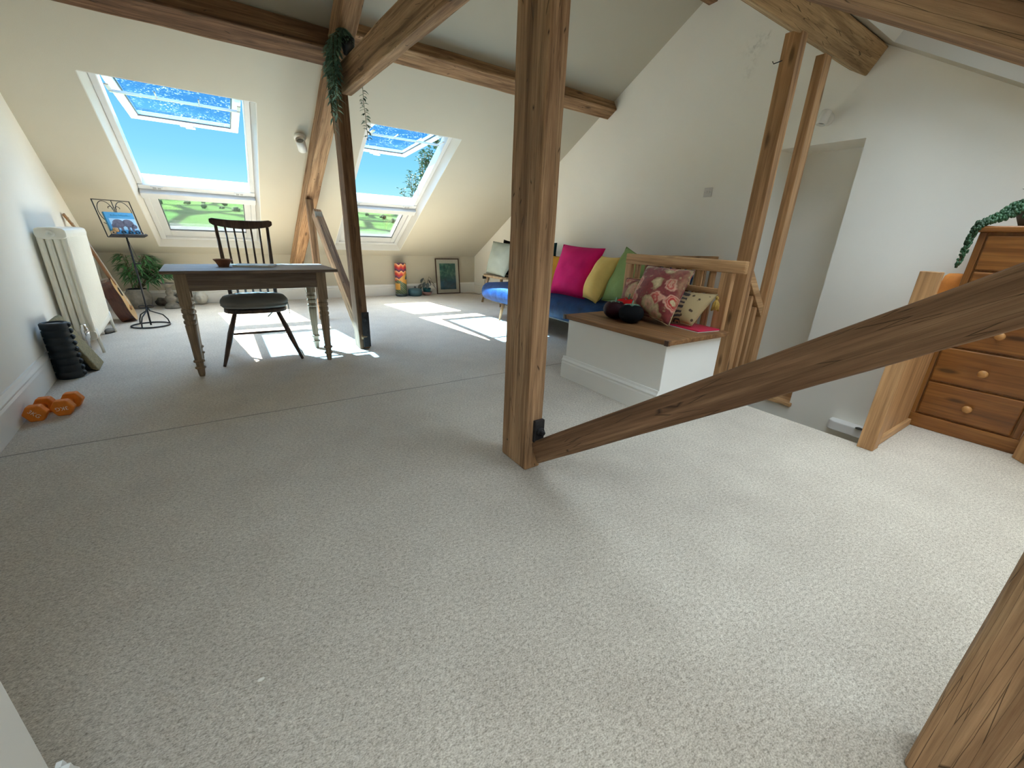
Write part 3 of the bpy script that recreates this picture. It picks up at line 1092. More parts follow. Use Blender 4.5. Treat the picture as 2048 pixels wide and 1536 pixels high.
# ------------------------------------------------------------------ wrought iron music stand
SX, SY = -.835, 5.90
SL = V((SX, SY, 0))
t = thing('music_stand', 'black wrought iron music stand holding a book', 'music stand', (SX, SY, 0))
obj('base_ring', tube(B(), [(.165 * math.cos(a), .165 * math.sin(a), .010) for a in [2 * PI * k / 36 for k in range(36)]], .008, 8, closed=True), M_iron, t, True)
for k in range(3):
    a = math.radians(10 + 120 * k)
    c, s_ = math.cos(a), math.sin(a)
    pr = [(.165, .012), (.155, .06), (.12, .115), (.07, .14), (.02, .165), (.008, .20)]
    lg = obj('leg', tube(B(), [(r * c, r * s_, z) for r, z in pr], .0065, 8), M_iron, t, True)
bm = B()
for sg in (-1, 1):
    pts = []
    for k in range(13):
        a = 2 * PI * k / 12
        pts.append((sg * (.034 - .03 * math.cos(a)), 0, .212 + .014 * math.sin(a)))
    tube(bm, pts, .004, 6)
obj('scroll', bm, M_iron, t, True)
obj('pole', tube(B(), [(0, 0, .01), (0, 0, .5), (-.012, .005, .92)], .0085, 10), M_iron, t, True)
obj('thumb_screw', tube(B(), [(.0, 0, .66), (.035, -.01, .662), (.05, -.012, .662)], [.006, .005, .009], 8), M_iron, t, True)
e = V((math.cos(.61), math.sin(.61), 0))
nf = V((math.sin(.61), -math.cos(.61), 0))       # towards the reader
upv = (V((0, 0, 1)) * .955 - nf * .30).normalized()
c0 = V((-.012, .005, .925))
P3 = lambda u, v, w=0: c0 + e * u + upv * v + nf.cross(V((0, 0, 0))) + (upv.cross(e)).normalized() * (-w)
fw_ = upv.cross(e).normalized()
if fw_.dot(nf) < 0:
    fw_ = -fw_
P3 = lambda u, v, w=0: c0 + e * u + upv * v + fw_ * w
HW, HH = .155, .36
rk = obj('back_frame', tube(B(), [P3(-HW, 0), P3(-HW, HH), P3(HW, HH), P3(HW, 0)], .006, 6, closed=True), M_iron, t)
bm = B()
for sg in (-1, 1):
    # tall ovals, hearts and small scrolls
    tube(bm, [P3(sg * (.075 + .065 * math.cos(a)), .245 + .105 * math.sin(a)) for a in [2 * PI * k / 24 for k in range(24)]], .0032, 6, closed=True)
    tube(bm, [P3(sg * (.135 - .05 * math.sin(PI * k / 12)), .01 + .13 * k / 12) for k in range(13)], .0032, 6)
    tube(bm, [P3(sg * (.03 + .018 * math.cos(a)), .285 + .016 * math.sin(a)) for a in [PI * 1.4 * k / 12 - .4 for k in range(13)]], .003, 6)
tube(bm, [P3(0, 0), P3(0, HH)], .004, 6)
obj('scrollwork', bm, M_iron, rk)
bm = B()
hexa(bm, [P3(-HW, 0, 0), P3(HW, 0, 0), P3(HW, 0, .075), P3(-HW, 0, .075)], [P3(-HW, -.007, 0), P3(HW, -.007, 0), P3(HW, -.007, .075), P3(-HW, -.007, .075)])
tube(bm, [P3(-HW, .004, .075), P3(HW, .004, .075)], .005, 6)
obj('ledge', bm, M_iron, t)

# picture book on the stand
t = thing('picture_book', 'blue picture book with two grey animals on its cover standing on the music stand', 'book', tuple(SL + P3(.0, 0, .02)))
o0 = P3(0, 0, .02)
Q = lambda u, v, w=0: P3(u, v + .006, .02 + w) - o0
def slab(u0, u1, v0, v1, w0, w1):
    return hexa(B(), [Q(u0, v0, w0), Q(u1, v0, w0), Q(u1, v1, w0), Q(u0, v1, w0)], [Q(u0, v0, w1), Q(u1, v0, w1), Q(u1, v1, w1), Q(u0, v1, w1)])
M_bcov = simple('book_blue', (.085, .34, .56), .35, var=.06)
M_bsky = simple('book_pale_sky', (.42, .62, .74), .35, var=.06)
M_bspn = simple('book_spine', (.02, .16, .24), .4, var=.1)
M_anim = simple('animal_grey', (.14, .12, .15), .45, var=.35, vs=40)
obj('pages', slab(-.118, .118, .003, .222, .003, .013), M_pages, t)
cv = obj('cover', slab(-.122, .122, 0, .226, .013, .016), M_bcov, t)
obj('back_cover', slab(-.122, .122, 0, .226, 0, .003), M_bcov, t)
obj('spine', slab(-.128, -.119, 0, .226, 0, .016), M_bspn, t)
obj('sky_panel', slab(-.10, .122, .055, .165, .016, .0166), M_bsky, t)
bm = B()
def blob(cx, cy, rx, ry, n=20):
    prism(bm, [(cx + rx * math.cos(2 * PI * k / n), cy + ry * math.sin(2 * PI * k / n)) for k in range(n)], lambda u, v: Q(u, v, .0166), lambda u, v: Q(u, v, .0172))
blob(-.035, .115, .052, .042)
blob(.045, .118, .048, .040)
blob(.088, .088, .026, .022)
blob(-.085, .085, .016, .03)
for cx in (-.06, -.02, .035, .07):
    blob(cx, .065, .011, .035)
obj('animals', bm, M_anim, cv)
bm = B()
for i, (u, hh) in enumerate(((-.075, .012), (-.06, .008), (-.048, .016), (-.035, .009), (-.025, .009), (-.010, .017), (.0, .009), (.011, .016), (.022, .009), (.034, .009), (.044, .009), (.056, .017), (.067, .009), (.083, .009))):
    tube(bm, [Q(u, .19, .0166), Q(u + .003, .19 + hh, .0166), Q(u + .008, .19 + hh * .6, .0166), Q(u + .008, .19, .0166)], .0013, 4)
obj('title_lettering', bm, M_bspn, cv)

# small things on the ledge
for i, (u, v, w, lab) in enumerate(((-.12, .022, .05, 'pale round wooden bobbin lying at the left end of the music stand ledge'), (-.095, .052, .058, 'pale wooden bobbin resting on top of the other on the music stand ledge'))):
    t = thing('wooden_bobbin', lab, 'bobbin', tuple(SL + P3(u, v, w)))
    ax = (fw_ * .8 - e * .35 + V((0, 0, .1))).normalized() if i == 0 else (e * .9 + fw_ * .3).normalized()
    Mr = ax.to_track_quat('Z', 'Y').to_matrix().to_4x4()
    obj('body', lathe(B(), [(.0, -.02), (.018, -.02), (.022, -.014), (.022, .014), (.018, .02), (.006, .02), (.006, .016), (0, .016)], 18, M=Mr), M_pinesoft, t, True)
    obj('eye', lathe(B(), [(0, .0), (.006, 0), (.006, .002), (0, .002)], 10, M=Mr @ Matrix.Translation((0, 0, .018))), M_blk2, t)
t = thing('cord_coil', 'black coiled cord heaped on the music stand ledge', 'cord', tuple(SL + P3(.05, 0, .04)))
o0 = P3(.05, 0, .04)
bm = B()
pts = []
for k in range(90):
    a = k * .42
    pts.append(P3(.05 - .085 + .18 * k / 90 + .028 * math.cos(a), .010 + .020 + .020 * math.sin(a) * (1 - .3 * (k % 7) / 7), .036 + .018 * math.sin(a * .5)) - o0)
tube(bm, pts, .0042, 6)
obj('cord', bm, M_blk2, t, True)
obj('loose_end', tube(B(), [P3(-.05, .015, .07) - o0, P3(-.045, -.02, .085) - o0, P3(-.038, -.12, .083) - o0, P3(-.03, -.22, .08) - o0, P3(-.02, -.30, .08) - o0], .0022, 6), M_string, t, True)

# ------------------------------------------------------------------ exercise kit by the left wall
t = thing('foam_roller', 'black ribbed foam roller standing upright against the left wall', 'foam roller', (-1.083, 4.06, 0), -.2)
prof = [(.045, 0)]
z = 0
ring = []
nz_ = 8
for i in range(nz_):
    z0, z1 = i * .40 / nz_, (i + 1) * .40 / nz_
    prof += [(.066, z0 + .002), (.072, z0 + .008), (.072, z1 - .008), (.066, z1 - .002)]
prof += [(.060, .40), (.052, .398), (.050, .36), (.0, .36)]
obj('sleeve', lathe(B(), prof, 36), M_black, t, True)
for k in range(9):
    bm = B()
    for da in (0, .34):
        sphere(bm, (.070 * math.cos(.15 + da), .070 * math.sin(.15 + da), .025 + k * .044), .017, 1, .8, .95, 10, 8)
    obj('massage_knob', bm, M_black, t, True)
obj('core', lathe(B(), [(.047, .3605), (.047, .39), (.0, .39)], 24), M_fseat, t, True)

t = thing('cork_block', 'olive cork board leaning on the left wall behind the black roller', 'exercise board', (-.960, 4.30, 0), .07)
bm = B()
hexa(bm, [(0, -.14, .0), (0, .12, .0), (-.045, .12, .018), (-.045, -.14, .018)], [(-.155, -.14, .40), (-.155, .12, .40), (-.195, .12, .385), (-.195, -.14, .385)])
obj('board', bm, M_cork, t, bevel=.012)
bm = B()
hexa(bm, [(-.047, -.115, .012), (-.047, .115, .012), (-.075, .115, .0), (-.075, -.115, .0)], [(-.199, -.115, .37), (-.199, .115, .37), (-.21, .115, .36), (-.21, -.115, .36)])
obj('rubber_backing', bm, M_black, t, bevel=.006)

def text_mesh(body, size, depth=.0006):
    cu = bpy.data.curves.new('lettering', 'FONT')
    cu.body = body
    cu.size = size
    cu.extrude = depth
    cu.align_x = 'CENTER'
    cu.align_y = 'CENTER'
    tmp = bpy.data.objects.new('tmp_lettering', cu)
    COL.objects.link(tmp)
    dg = bpy.context.evaluated_depsgraph_get()
    me = bpy.data.meshes.new_from_object(tmp.evaluated_get(dg))
    bpy.data.objects.remove(tmp)
    bpy.data.curves.remove(cu)
    return me

def dumbbell(label, loc, rz, txtrot, roll=0.0):
    t = thing('dumbbell', label, 'dumbbell', loc, rz, 'orange dumbbells')
    FL_ = .045        # half flat to flat
    R_ = FL_ / math.cos(PI / 6)
    hexp = lambda r: [(r * math.cos(PI / 3 * k), r * math.sin(PI / 3 * k)) for k in range(6)]
    for sg in (-1, 1):
        bm = B()
        a, b = sg * .042, sg * .090
        prism(bm, hexp(R_), lambda u, v: (u, a, v + FL_), lambda u, v: (u, b, v + FL_))
        obj('weight', bm, M_orange, t, bevel=.007, seg=3)
    obj('grip', tube(B(), [(0, -.045, FL_), (0, -.02, FL_), (0, .02, FL_), (0, .045, FL_)], [.015, .018, .018, .015], 14), M_orange, t, True)
    me = text_mesh('3KG', .030)
    me.materials.append(M_letter)
    o = bpy.data.objects.new('weight_marking', me)
    link(o, t)
    o.matrix_local = Matrix.Translation((0, -.0903, FL_)) @ Matrix.Rotation(PI / 2, 4, 'X') @ Matrix.Rotation(txtrot, 4, 'Z')
    o['label'] = 'pale weight marking'
    return t
dumbbell('orange hexagonal dumbbell nearest the left wall', (-1.034, 3.262, 0), -.05, -.85)
dumbbell('orange hexagonal dumbbell to the right of its pair by the left wall', (-.932, 3.300, 0), -.08, PI + .05)

# grey shoe-like bundle under the far end of the radiator
t = thing('grey_shoe', 'small grey shoe on the carpet behind the radiator foot', 'shoe', (-1.125, 5.66, 0), 1.2)
t.scale = (.6,) * 3
def shoe(p):
    k = (p.x + .13) / .26
    p.z = max(-.035, p.z * (1.15 - .75 * k))
    return p
obj('upper', sphere(B(), (0, 0, .042), 1, .13, .045, .05, 18, 12, shoe), M_fseat, t, True)
obj('sole', prism(B(), [(.13 * math.cos(2 * PI * k / 20), .047 * math.sin(2 * PI * k / 20)) for k in range(20)], lambda x, y: (x, y, 0), lambda x, y: (x, y, .012)), M_blk2, t)

# ------------------------------------------------------------------ back left corner: bamboo plant and ornaments
t = thing('bamboo_plant', 'leafy green bamboo plant in a stone pot in the back corner', 'potted plant', (-1.075, 7.24, 0))
obj('pot', lathe(B(), [(0, 0), (.095, 0), (.12, .05), (.135, .13), (.125, .2), (.105, .235), (.108, .25), (.095, .25), (.092, .22), (0, .22)], 24), M_stone, t, True)
obj('soil', lathe(B(), [(0, .221), (.091, .221), (.09, .255), (0, .262)], 20), M_soil, t, True)
rl = random.Random(3)
bs_, bl_ = B(), B()
for k in range(32):
    a = rl.uniform(-1.1, 3.6) if k < 20 else rl.uniform(-.5, .3)
    reach = rl.uniform(.10, .34) if k < 20 else rl.uniform(.3, .62)
    hgt = rl.uniform(.18, .48) if k < 20 else rl.uniform(.2, .34)
    dx, dy = math.cos(a), min(.4, math.sin(a)) * .55
    if dx < 0:
        reach *= .5
    pts = [V((dx * .04, dy * .04, .24)), V((dx * reach * .35, dy * reach * .35, .24 + hgt * .6)), V((dx * reach * .7, dy * reach * .7, .24 + hgt * .95)), V((dx * reach, dy * reach, .24 + hgt * .85))]
    pts = [V((max(p.x, -.2), min(p.y, .17), p.z)) for p in pts]
    tube(bs_, pts, [.004, .003, .0025, .0015], 5)
    for j in range(17):
        q = .25 + .75 * j / 16
        f = q * 3
        i0 = min(2, int(f))
        p = pts[i0].lerp(pts[i0 + 1], f - i0)
        aa = a + rl.uniform(-1.5, 1.5)
        d = V((math.cos(aa), math.sin(aa) * .7 - .15, rl.uniform(-.5, .4)))
        leaf(bl_, p, d, rl.uniform(.09, .15), rl.uniform(.018, .028), droop=.35)
obj('stem', bs_, M_stem, t)
obj('foliage', bl_, M_leafg, t)

t = tag(obj('stone_candlestick', lathe(B(), [(0, 0), (.085, 0), (.086, .02), (.07, .05), (.045, .075), (.058, .10), (.066, .13), (.055, .155), (.035, .17), (.042, .195), (.044, .215), (.034, .235), (.038, .25), (.03, .27), (.05, .30), (.072, .318), (.072, .33), (.05, .33), (0, .318)], 24), M_stone, None, True), 'grey turned stone candlestick standing on the carpet by the back wall', 'candlestick')
t.location = (-.735, 7.11, 0)
def rock(seed, amp=.25):
    def f(p):
        k = 1 + amp * noise.noise(p.normalized() * 1.8 + V((seed, 0, 0)))
        return V((p.x * k, p.y * k, p.z * k))
    return f
t = tag(obj('dark_pebble', sphere(B(), (0, 0, .052), 1, .075, .055, .055, 20, 14, rock(2, .3)), M_stoned, None, True), 'dark rounded stone on the carpet left of the candlestick', 'stone')
t.location = (-.862, 7.375, 0)
t = thing('stone_figurine', 'small dark curled stone figurine right of the candlestick', 'figurine', (-.68, 7.37, 0))
bm = B()
lathe(bm, [(0, 0), (.05, 0), (.052, .02), (.03, .035), (0, .04)], 18)
obj('base', bm, M_stoned, t, True)
bm = B()
tube(bm, [(.03, 0, .03), (.045, 0, .07), (.03, 0, .115), (-.005, 0, .135), (-.035, 0, .12), (-.04, 0, .09)], [.02, .028, .03, .028, .022, .012], 12)
obj('figure', bm, M_stoned, t, True)

# pale plaster head
t = thing('plaster_head', 'pale carved face ornament on the carpet seen below the desk', 'ornament', (-.425, 7.36, 0), .05)
def face(p):
    x, y, z = p
    # camera side is -y
    f = max(0, -y / .075)
    g = lambda cx, cz, sx, sz: math.exp(-((x - cx) / sx) ** 2 - ((z - cz) / sz) ** 2) * f
    y -= .022 * g(0, -.004, .012, .026)              # nose
    y -= .008 * g(0, .032, .045, .012)               # brow
    y += .012 * (g(-.028, .016, .014, .010) + g(.028, .016, .014, .010))   # eye sockets
    y -= .006 * (g(-.028, .015, .011, .005) + g(.028, .015, .011, .005))   # eyelids
    y -= .010 * (g(0, -.036, .022, .006) + g(0, -.046, .018, .006))        # lips
    y += .006 * g(0, -.041, .022, .003)
    y -= .008 * g(0, -.068, .02, .012)               # chin
    if z < -.03:
        x *= 1 - .9 * (-.03 - z) * 4 * .5
    return V((x, y, z))
obj('head', sphere(B(), (0, 0, .090), 1, .077, .075, .09, 48, 40, face), M_plaster, t, True)
for sg in (-1, 1):
    obj('ear', sphere(B(), (sg * .077, .01, .092), 1, .009, .018, .03, 12, 10), M_plaster, t, True)

# ------------------------------------------------------------------ back wall, right group
def canister_mat():
    m, nt, bs, N, L = newmat('patterned_canister')
    tc = N('ShaderNodeTexCoord')
    sx = N('ShaderNodeSeparateXYZ')
    L(tc.outputs['Object'], sx.inputs[0])
    x, z = sx.outputs[0], sx.outputs[2]
    w = mth(nt, 'ADD', mth(nt, 'MULTIPLY', mth(nt, 'SINE', mth(nt, 'MULTIPLY', x, 85)), .013), z)
    fz = mth(nt, 'FRACT', mth(nt, 'MULTIPLY', w, 8.2))
    waves = ramp(nt, fz, [(0, (.50, .03, .025)), (.25, (.72, .20, .09)), (.45, (.85, .47, .24)), (.58, (.09, .015, .05)), (.75, (.16, .03, .10)), (.9, (.34, .02, .03))], 'CONSTANT')
    dg = mth(nt, 'FRACT', mth(nt, 'MULTIPLY', mth(nt, 'ADD', z, mth(nt, 'MULTIPLY', x, .95)), 13))
    diag = ramp(nt, dg, [(0, (.075, .085, .06)), (.35, (.13, .19, .085)), (.6, (.05, .06, .05)), (.8, (.20, .26, .12))], 'CONSTANT')
    vo = N('ShaderNodeTexVoronoi')
    vo.inputs['Scale'].default_value = 15
    L(tc.outputs['Object'], vo.inputs['Vector'])
    sp = N('ShaderNodeSeparateColor')
    L(vo.outputs['Color'], sp.inputs[0])
    mid = ramp(nt, sp.outputs[0], [(0, (.62, .30, .06)), (.3, (.03, .08, .10)), (.5, (.16, .25, .09)), (.68, (.75, .70, .60)), (.82, (.55, .24, .04)), (.92, (.03, .02, .02))], 'CONSTANT')
    c = mixc(nt, mth(nt, 'GREATER_THAN', mth(nt, 'ADD', z, mth(nt, 'MULTIPLY', x, .5)), .25), diag, mid)
    c = mixc(nt, mth(nt, 'GREATER_THAN', mth(nt, 'SUBTRACT', z, mth(nt, 'MULTIPLY', x, .9)), .36), c, waves)
    o_ = mth(nt, 'MULTIPLY', mth(nt, 'LESS_THAN', x, -.045), mth(nt, 'MULTIPLY', mth(nt, 'GREATER_THAN', z, .12), mth(nt, 'LESS_THAN', z, .23)))
    c = mixc(nt, o_, c, (.62, .31, .06))
    L(c, bs.inputs['Base Color'])
    bs.inputs['Roughness'].default_value = .45
    return m
t = thing('patterned_canister', 'tall canister with wavy multicoloured pattern against the back wall', 'canister', (2.50, 7.335, 0))
obj('body', lathe(B(), [(0, .045), (.098, .045), (.10, .05), (.10, .565), (.096, .575), (.0, .575)], 36), canister_mat(), t, True)
obj('base', lathe(B(), [(0, 0), (.094, 0), (.101, .008), (.101, .05), (0, .05)], 36), M_leafb, t, True)

t = thing('lidded_pot', 'dark teal lidded pot on the carpet by the back wall', 'pot', (2.745, 7.30, 0))
obj('body', lathe(B(), [(0, 0), (.10, 0), (.118, .015), (.124, .06), (.122, .108), (.118, .112), (.112, .108), (.11, .02), (0, .02)], 32), M_teal, t, True)
ld = obj('lid', lathe(B(), [(.119, .112), (.121, .118), (.10, .128), (.05, .137), (0, .139)], 32), M_teal, t, True)
obj('knob', lathe(B(), [(0, .136), (.012, .138), (.012, .145), (.019, .152), (.017, .166), (0, .17)], 14), M_stoned, ld, True)

t = thing('begonia_plant', 'dark leaved houseplant in a teal pot beside the framed picture', 'potted plant', (2.975, 7.31, .045))
obj('pot', lathe(B(), [(0, 0), (.06, 0), (.072, .06), (.076, .085), (.07, .085), (.066, .07), (0, .07)], 24), M_teal2, t, True)
bs_, bl_ = B(), B()
for (ex, ey, ez, sz, yaw) in ((-.07, -.03, .27, .10, 2.6), (-.10, -.02, .17, .12, 3.2), (-.05, -.05, .20, .11, 2.2), (.02, -.04, .24, .11, 1.2), (.07, -.02, .22, .12, .3), (.09, -.03, .16, .11, -.2), (-.09, .0, .12, .11, 3.5), (.0, -.06, .19, .10, 4.5), (.05, .0, .29, .08, .6)):
    tube(bs_, [(0, 0, .07), (ex * .5, ey * .5, .07 + (ez - .07) * .65), (ex, ey, ez)], .0028, 5)
    leaf(bl_, V((ex, ey, ez)), V((math.cos(yaw) * .7, -.2, -.75)), sz, sz * .75, droop=.15, fold=.12)
obj('stem', bs_, M_stem, t)
obj('foliage', bl_, M_leafb, t)
t = tag(obj('pink_bowl', lathe(B(), [(0, 0), (.055, 0), (.085, .03), (.098, .06), (.10, .068), (.094, .068), (.08, .04), (.0, .04)], 28), M_pink, None, True), 'dusty pink bowl holding the dark leaved plant pot', 'bowl')
t.location = (2.975, 7.31, 0)

def picture_mat():
    m, nt, bs, N, L = newmat('teal_print')
    v = coords(nt, (3.2, 1, 3.2), False)
    a = nz(nt, v, 2.6, 6, .65, 1.6)
    sx = N('ShaderNodeSeparateXYZ')
    tc = N('ShaderNodeTexCoord')
    L(tc.outputs['Object'], sx.inputs[0])
    hi = ramp(nt, a, [(.32, (.02, .085, .08)), (.5, (.05, .20, .17)), (.62, (.18, .36, .25)), (.75, (.65, .75, .60))])
    lo = ramp(nt, a, [(.32, (.012, .05, .09)), (.55, (.02, .11, .19)), (.75, (.06, .24, .30))])
    k = ramp(nt, mth(nt, 'ADD', sx.outputs[2], mth(nt, 'MULTIPLY', a, .15)), [(.30, (0, 0, 0)), (.46, (1, 1, 1))])
    L(mixc(nt, k, lo, hi), bs.inputs['Base Color'])
    bs.inputs['Roughness'].default_value = .6
    return m
t = thing('framed_picture', 'framed blue-green print leaning on the back wall', 'picture', (3.455, 7.375, 0))
FWd, FH = .245, .655
tilt = Matrix.Rotation(-math.atan(.075 / .655), 4, 'X')
bm = B()
for a in ((-FWd, -FWd + .018, 0, FH), (FWd - .018, FWd, 0, FH), (-FWd + .018, FWd - .018, 0, .018), (-FWd + .018, FWd - .018, FH - .018, FH)):
    box(bm, a[0], a[1], -.012, .012, a[2], a[3], tilt)
obj('frame', bm, M_chair, t, bevel=.002)
obj('mount', box(B(), -FWd + .017, FWd - .017, -.002, .004, .017, FH - .017, tilt), M_pages, t)
obj('print', box(B(), -.165, .165, -.004, -.002, .085, .565, tilt), picture_mat(), t)
obj('glazing', box(B(), -FWd + .018, FWd - .018, -.008, -.006, .018, FH - .018, tilt), M_glasspic, t)

# black cable along the back wall to the socket
t = thing('power_cable', 'thin black cable along the back skirting to the wall socket', 'cable', (3.3, 7.40, 0))
cp = [(.42, .03, .004), (.44, .0, .004), (.45, -.02, .004), (.42, -.04, .004), (.58, -.10, .004), (.68, -.30, .004), (.72, -.42, .05), (.735, -.40, .20), (.745, -.395, .30)]
obj('cord', tube(B(), cp, .0035, 6), M_blk2, t, True)
obj('plug', box(B(), .70, .755, -.43, -.37, .31, .37), M_blk2, t, bevel=.006)
t = thing('wall_socket', 'white double power socket low on the gable wall behind the stool', 'socket', (XG, 6.93, .335))
obj('plate', box(B(), -.009, 0, -.075, .075, -.043, .043), M_switch, t, bevel=.003)
obj('rocker', box(B(), -.013, -.009, -.05, -.035, .012, .030), M_switch, t)
obj('rocker', box(B(), -.013, -.009, .03, .045, .012, .030), M_switch, t)
# ------------------------------------------------------------------ pillows
def pillow(name, label, corners, mat, thick=.15, zbase=None, cat='pillow', parent_extra=None, wr=.012, seed=0):
    thick *= 1.25
    bl, br, tr_, tl = [V(c) for c in corners]
    c = (bl + br) / 2
    t = thing(name, label, cat, tuple(c))
    n = (br - bl).cross(tl - bl).normalized()
    N_ = 22
    bm = B()
    def pt(u, v, sgn):
        # concave edges
        cu, cv = abs(2 * u - 1), abs(2 * v - 1)
        pin = .045
        uu = .5 + (u - .5) * (1 - pin * (1 - cv * cv))
        vv_ = .5 + (v - .5) * (1 - pin * (1 - cu * cu))
        p = bl.lerp(br, uu).lerp(tl.lerp(tr_, uu), vv_)
        prof = max(0, (1 - cu ** 2.6) * (1 - cv ** 2.6)) ** .62
        w = noise.noise(p * 9 + V((seed, seed, 0))) * wr * (.3 + prof) + noise.noise(V((u * 16, v * 3, seed))) * wr * .6 * (1 - prof)
        sag = 1.0 + .18 * (.5 - v)
        return p + n * (sgn * (thick / 2 * prof * sag) + (w if prof > 0.001 else 0)) - c
    vt = {}
    for i in range(N_ + 1):
        for j in range(N_ + 1):
            edge = i in (0, N_) or j in (0, N_)
            for sgn in (1, -1):
                if edge and sgn == -1:
                    vt[i, j, -1] = vt[i, j, 1]
                else:
                    vt[i, j, sgn] = bm.verts.new(pt(i / N_, j / N_, sgn))
    for i in range(N_):
        for j in range(N_):
            for sgn in (1, -1):
                bm.faces.new([vt[i, j, sgn], vt[i + 1, j, sgn], vt[i + 1, j + 1, sgn], vt[i, j + 1, sgn]])
    obj('cover', bm, mat, t, True)
    ring = [vt_ for vt_ in ()]
    bm = B()
    edge = [(i / N_, 0) for i in range(N_)] + [(1, j / N_) for j in range(N_)] + [(1 - i / N_, 1) for i in range(N_)] + [(0, 1 - j / N_) for j in range(N_)]
    tube(bm, [pt(u, v, 1) for u, v in edge], .0035, 5, closed=True)
    obj('seam_piping', bm, mat, t, True)
    return t

def floral_mat(name, base, c1, c2, c3, c4, scale=9):
    m, nt, bs, N, L = newmat(name)
    v = coords(nt)
    wv = N('ShaderNodeVectorMath')
    wv.operation = 'ADD'
    nn = N('ShaderNodeTexNoise')
    nn.inputs['Scale'].default_value = 14
    L(v, nn.inputs['Vector'])
    sc2 = N('ShaderNodeVectorMath')
    sc2.operation = 'SCALE'
    L(nn.outputs['Color'], sc2.inputs[0])
    sc2.inputs['Scale'].default_value = .075
    L(v, wv.inputs[0])
    L(sc2.outputs[0], wv.inputs[1])
    vo = N('ShaderNodeTexVoronoi')
    vo.inputs['Scale'].default_value = scale
    L(wv.outputs[0], vo.inputs['Vector'])
    d = vo.outputs['Distance']
    petals = ramp(nt, d, [(0, c4), (.13, c4), (.17, c1), (.27, c1), (.30, c2), (.36, c1), (.44, c2), (.50, base)])
    sep = N('ShaderNodeSeparateColor')
    L(vo.outputs['Color'], sep.inputs[0])
    petals2 = ramp(nt, d, [(0, c3), (.2, c2), (.34, c4), (.46, c3), (.52, base)])
    c = mixc(nt, mth(nt, 'GREATER_THAN', sep.outputs[0], .55), petals, petals2)
    vo2 = N('ShaderNodeTexVoronoi')
    vo2.inputs['Scale'].default_value = scale * 2.6
    L(wv.outputs[0], vo2.inputs['Vector'])
    lf = ramp(nt, vo2.outputs['Distance'], [(.18, (1, 1, 1)), (.26, (0, 0, 0))])
    far_ = ramp(nt, d, [(.48, (0, 0, 0)), (.52, (.8, .8, .8))])
    c = mixc(nt, mth(nt, 'MULTIPLY', lf, far_), c, c3)
    c = mixc(nt, ramp(nt, nz(nt, v, 5, 4, .6, .8), [(.46, (0, 0, 0)), (.64, (.5, .5, .5))]), c, c3)
    c = mixc(nt, .5, c, ramp(nt, nz(nt, v, 45, 4), [(.35, (.55, .5, .45)), (.65, (1.15, 1.1, 1.05))]), 'MULTIPLY')
    L(c, bs.inputs['Base Color'])
    bs.inputs['Roughness'].default_value = .85
    bs.inputs['Sheen Weight'].default_value = .2
    bump(nt, bs, nz(nt, v, 250, 1), .25, .003)
    return m
M_floral = floral_mat('red_floral', (.20, .025, .022), (.42, .03, .022), (.62, .34, .24), (.34, .25, .12), (.55, .42, .24), 7.5)
def paisley_mat():
    m, nt, bs, N, L = newmat('cream_paisley')
    v = coords(nt, (1, 1, 1), False)
    vo = N('ShaderNodeTexVoronoi')
    vo.inputs['Scale'].default_value = 24
    L(v, vo.inputs['Vector'])
    w = N('ShaderNodeTexWave')
    w.wave_type = 'RINGS'
    w.inputs['Scale'].default_value = 11
    w.inputs['Distortion'].default_value = 6
    w.inputs['Detail'].default_value = 2
    L(v, w.inputs['Vector'])
    scroll = ramp(nt, w.outputs[0], [(.30, (.045, .032, .03)), (.46, (.20, .14, .085)), (.8, (.38, .27, .14))])
    dots = ramp(nt, vo.outputs['Distance'], [(.20, (.07, .04, .02)), (.28, (.40, .29, .145))])
    sx = N('ShaderNodeSeparateXYZ')
    L(v, sx.inputs[0])
    band = mth(nt, 'GREATER_THAN', sx.outputs[1], -.02)
    L(mixc(nt, band, dots, scroll), bs.inputs['Base Color'])
    bs.inputs['Roughness'].default_value = .85
    bump(nt, bs, nz(nt, v, 250, 1), .25, .003)
    return m
M_paisley = paisley_mat()

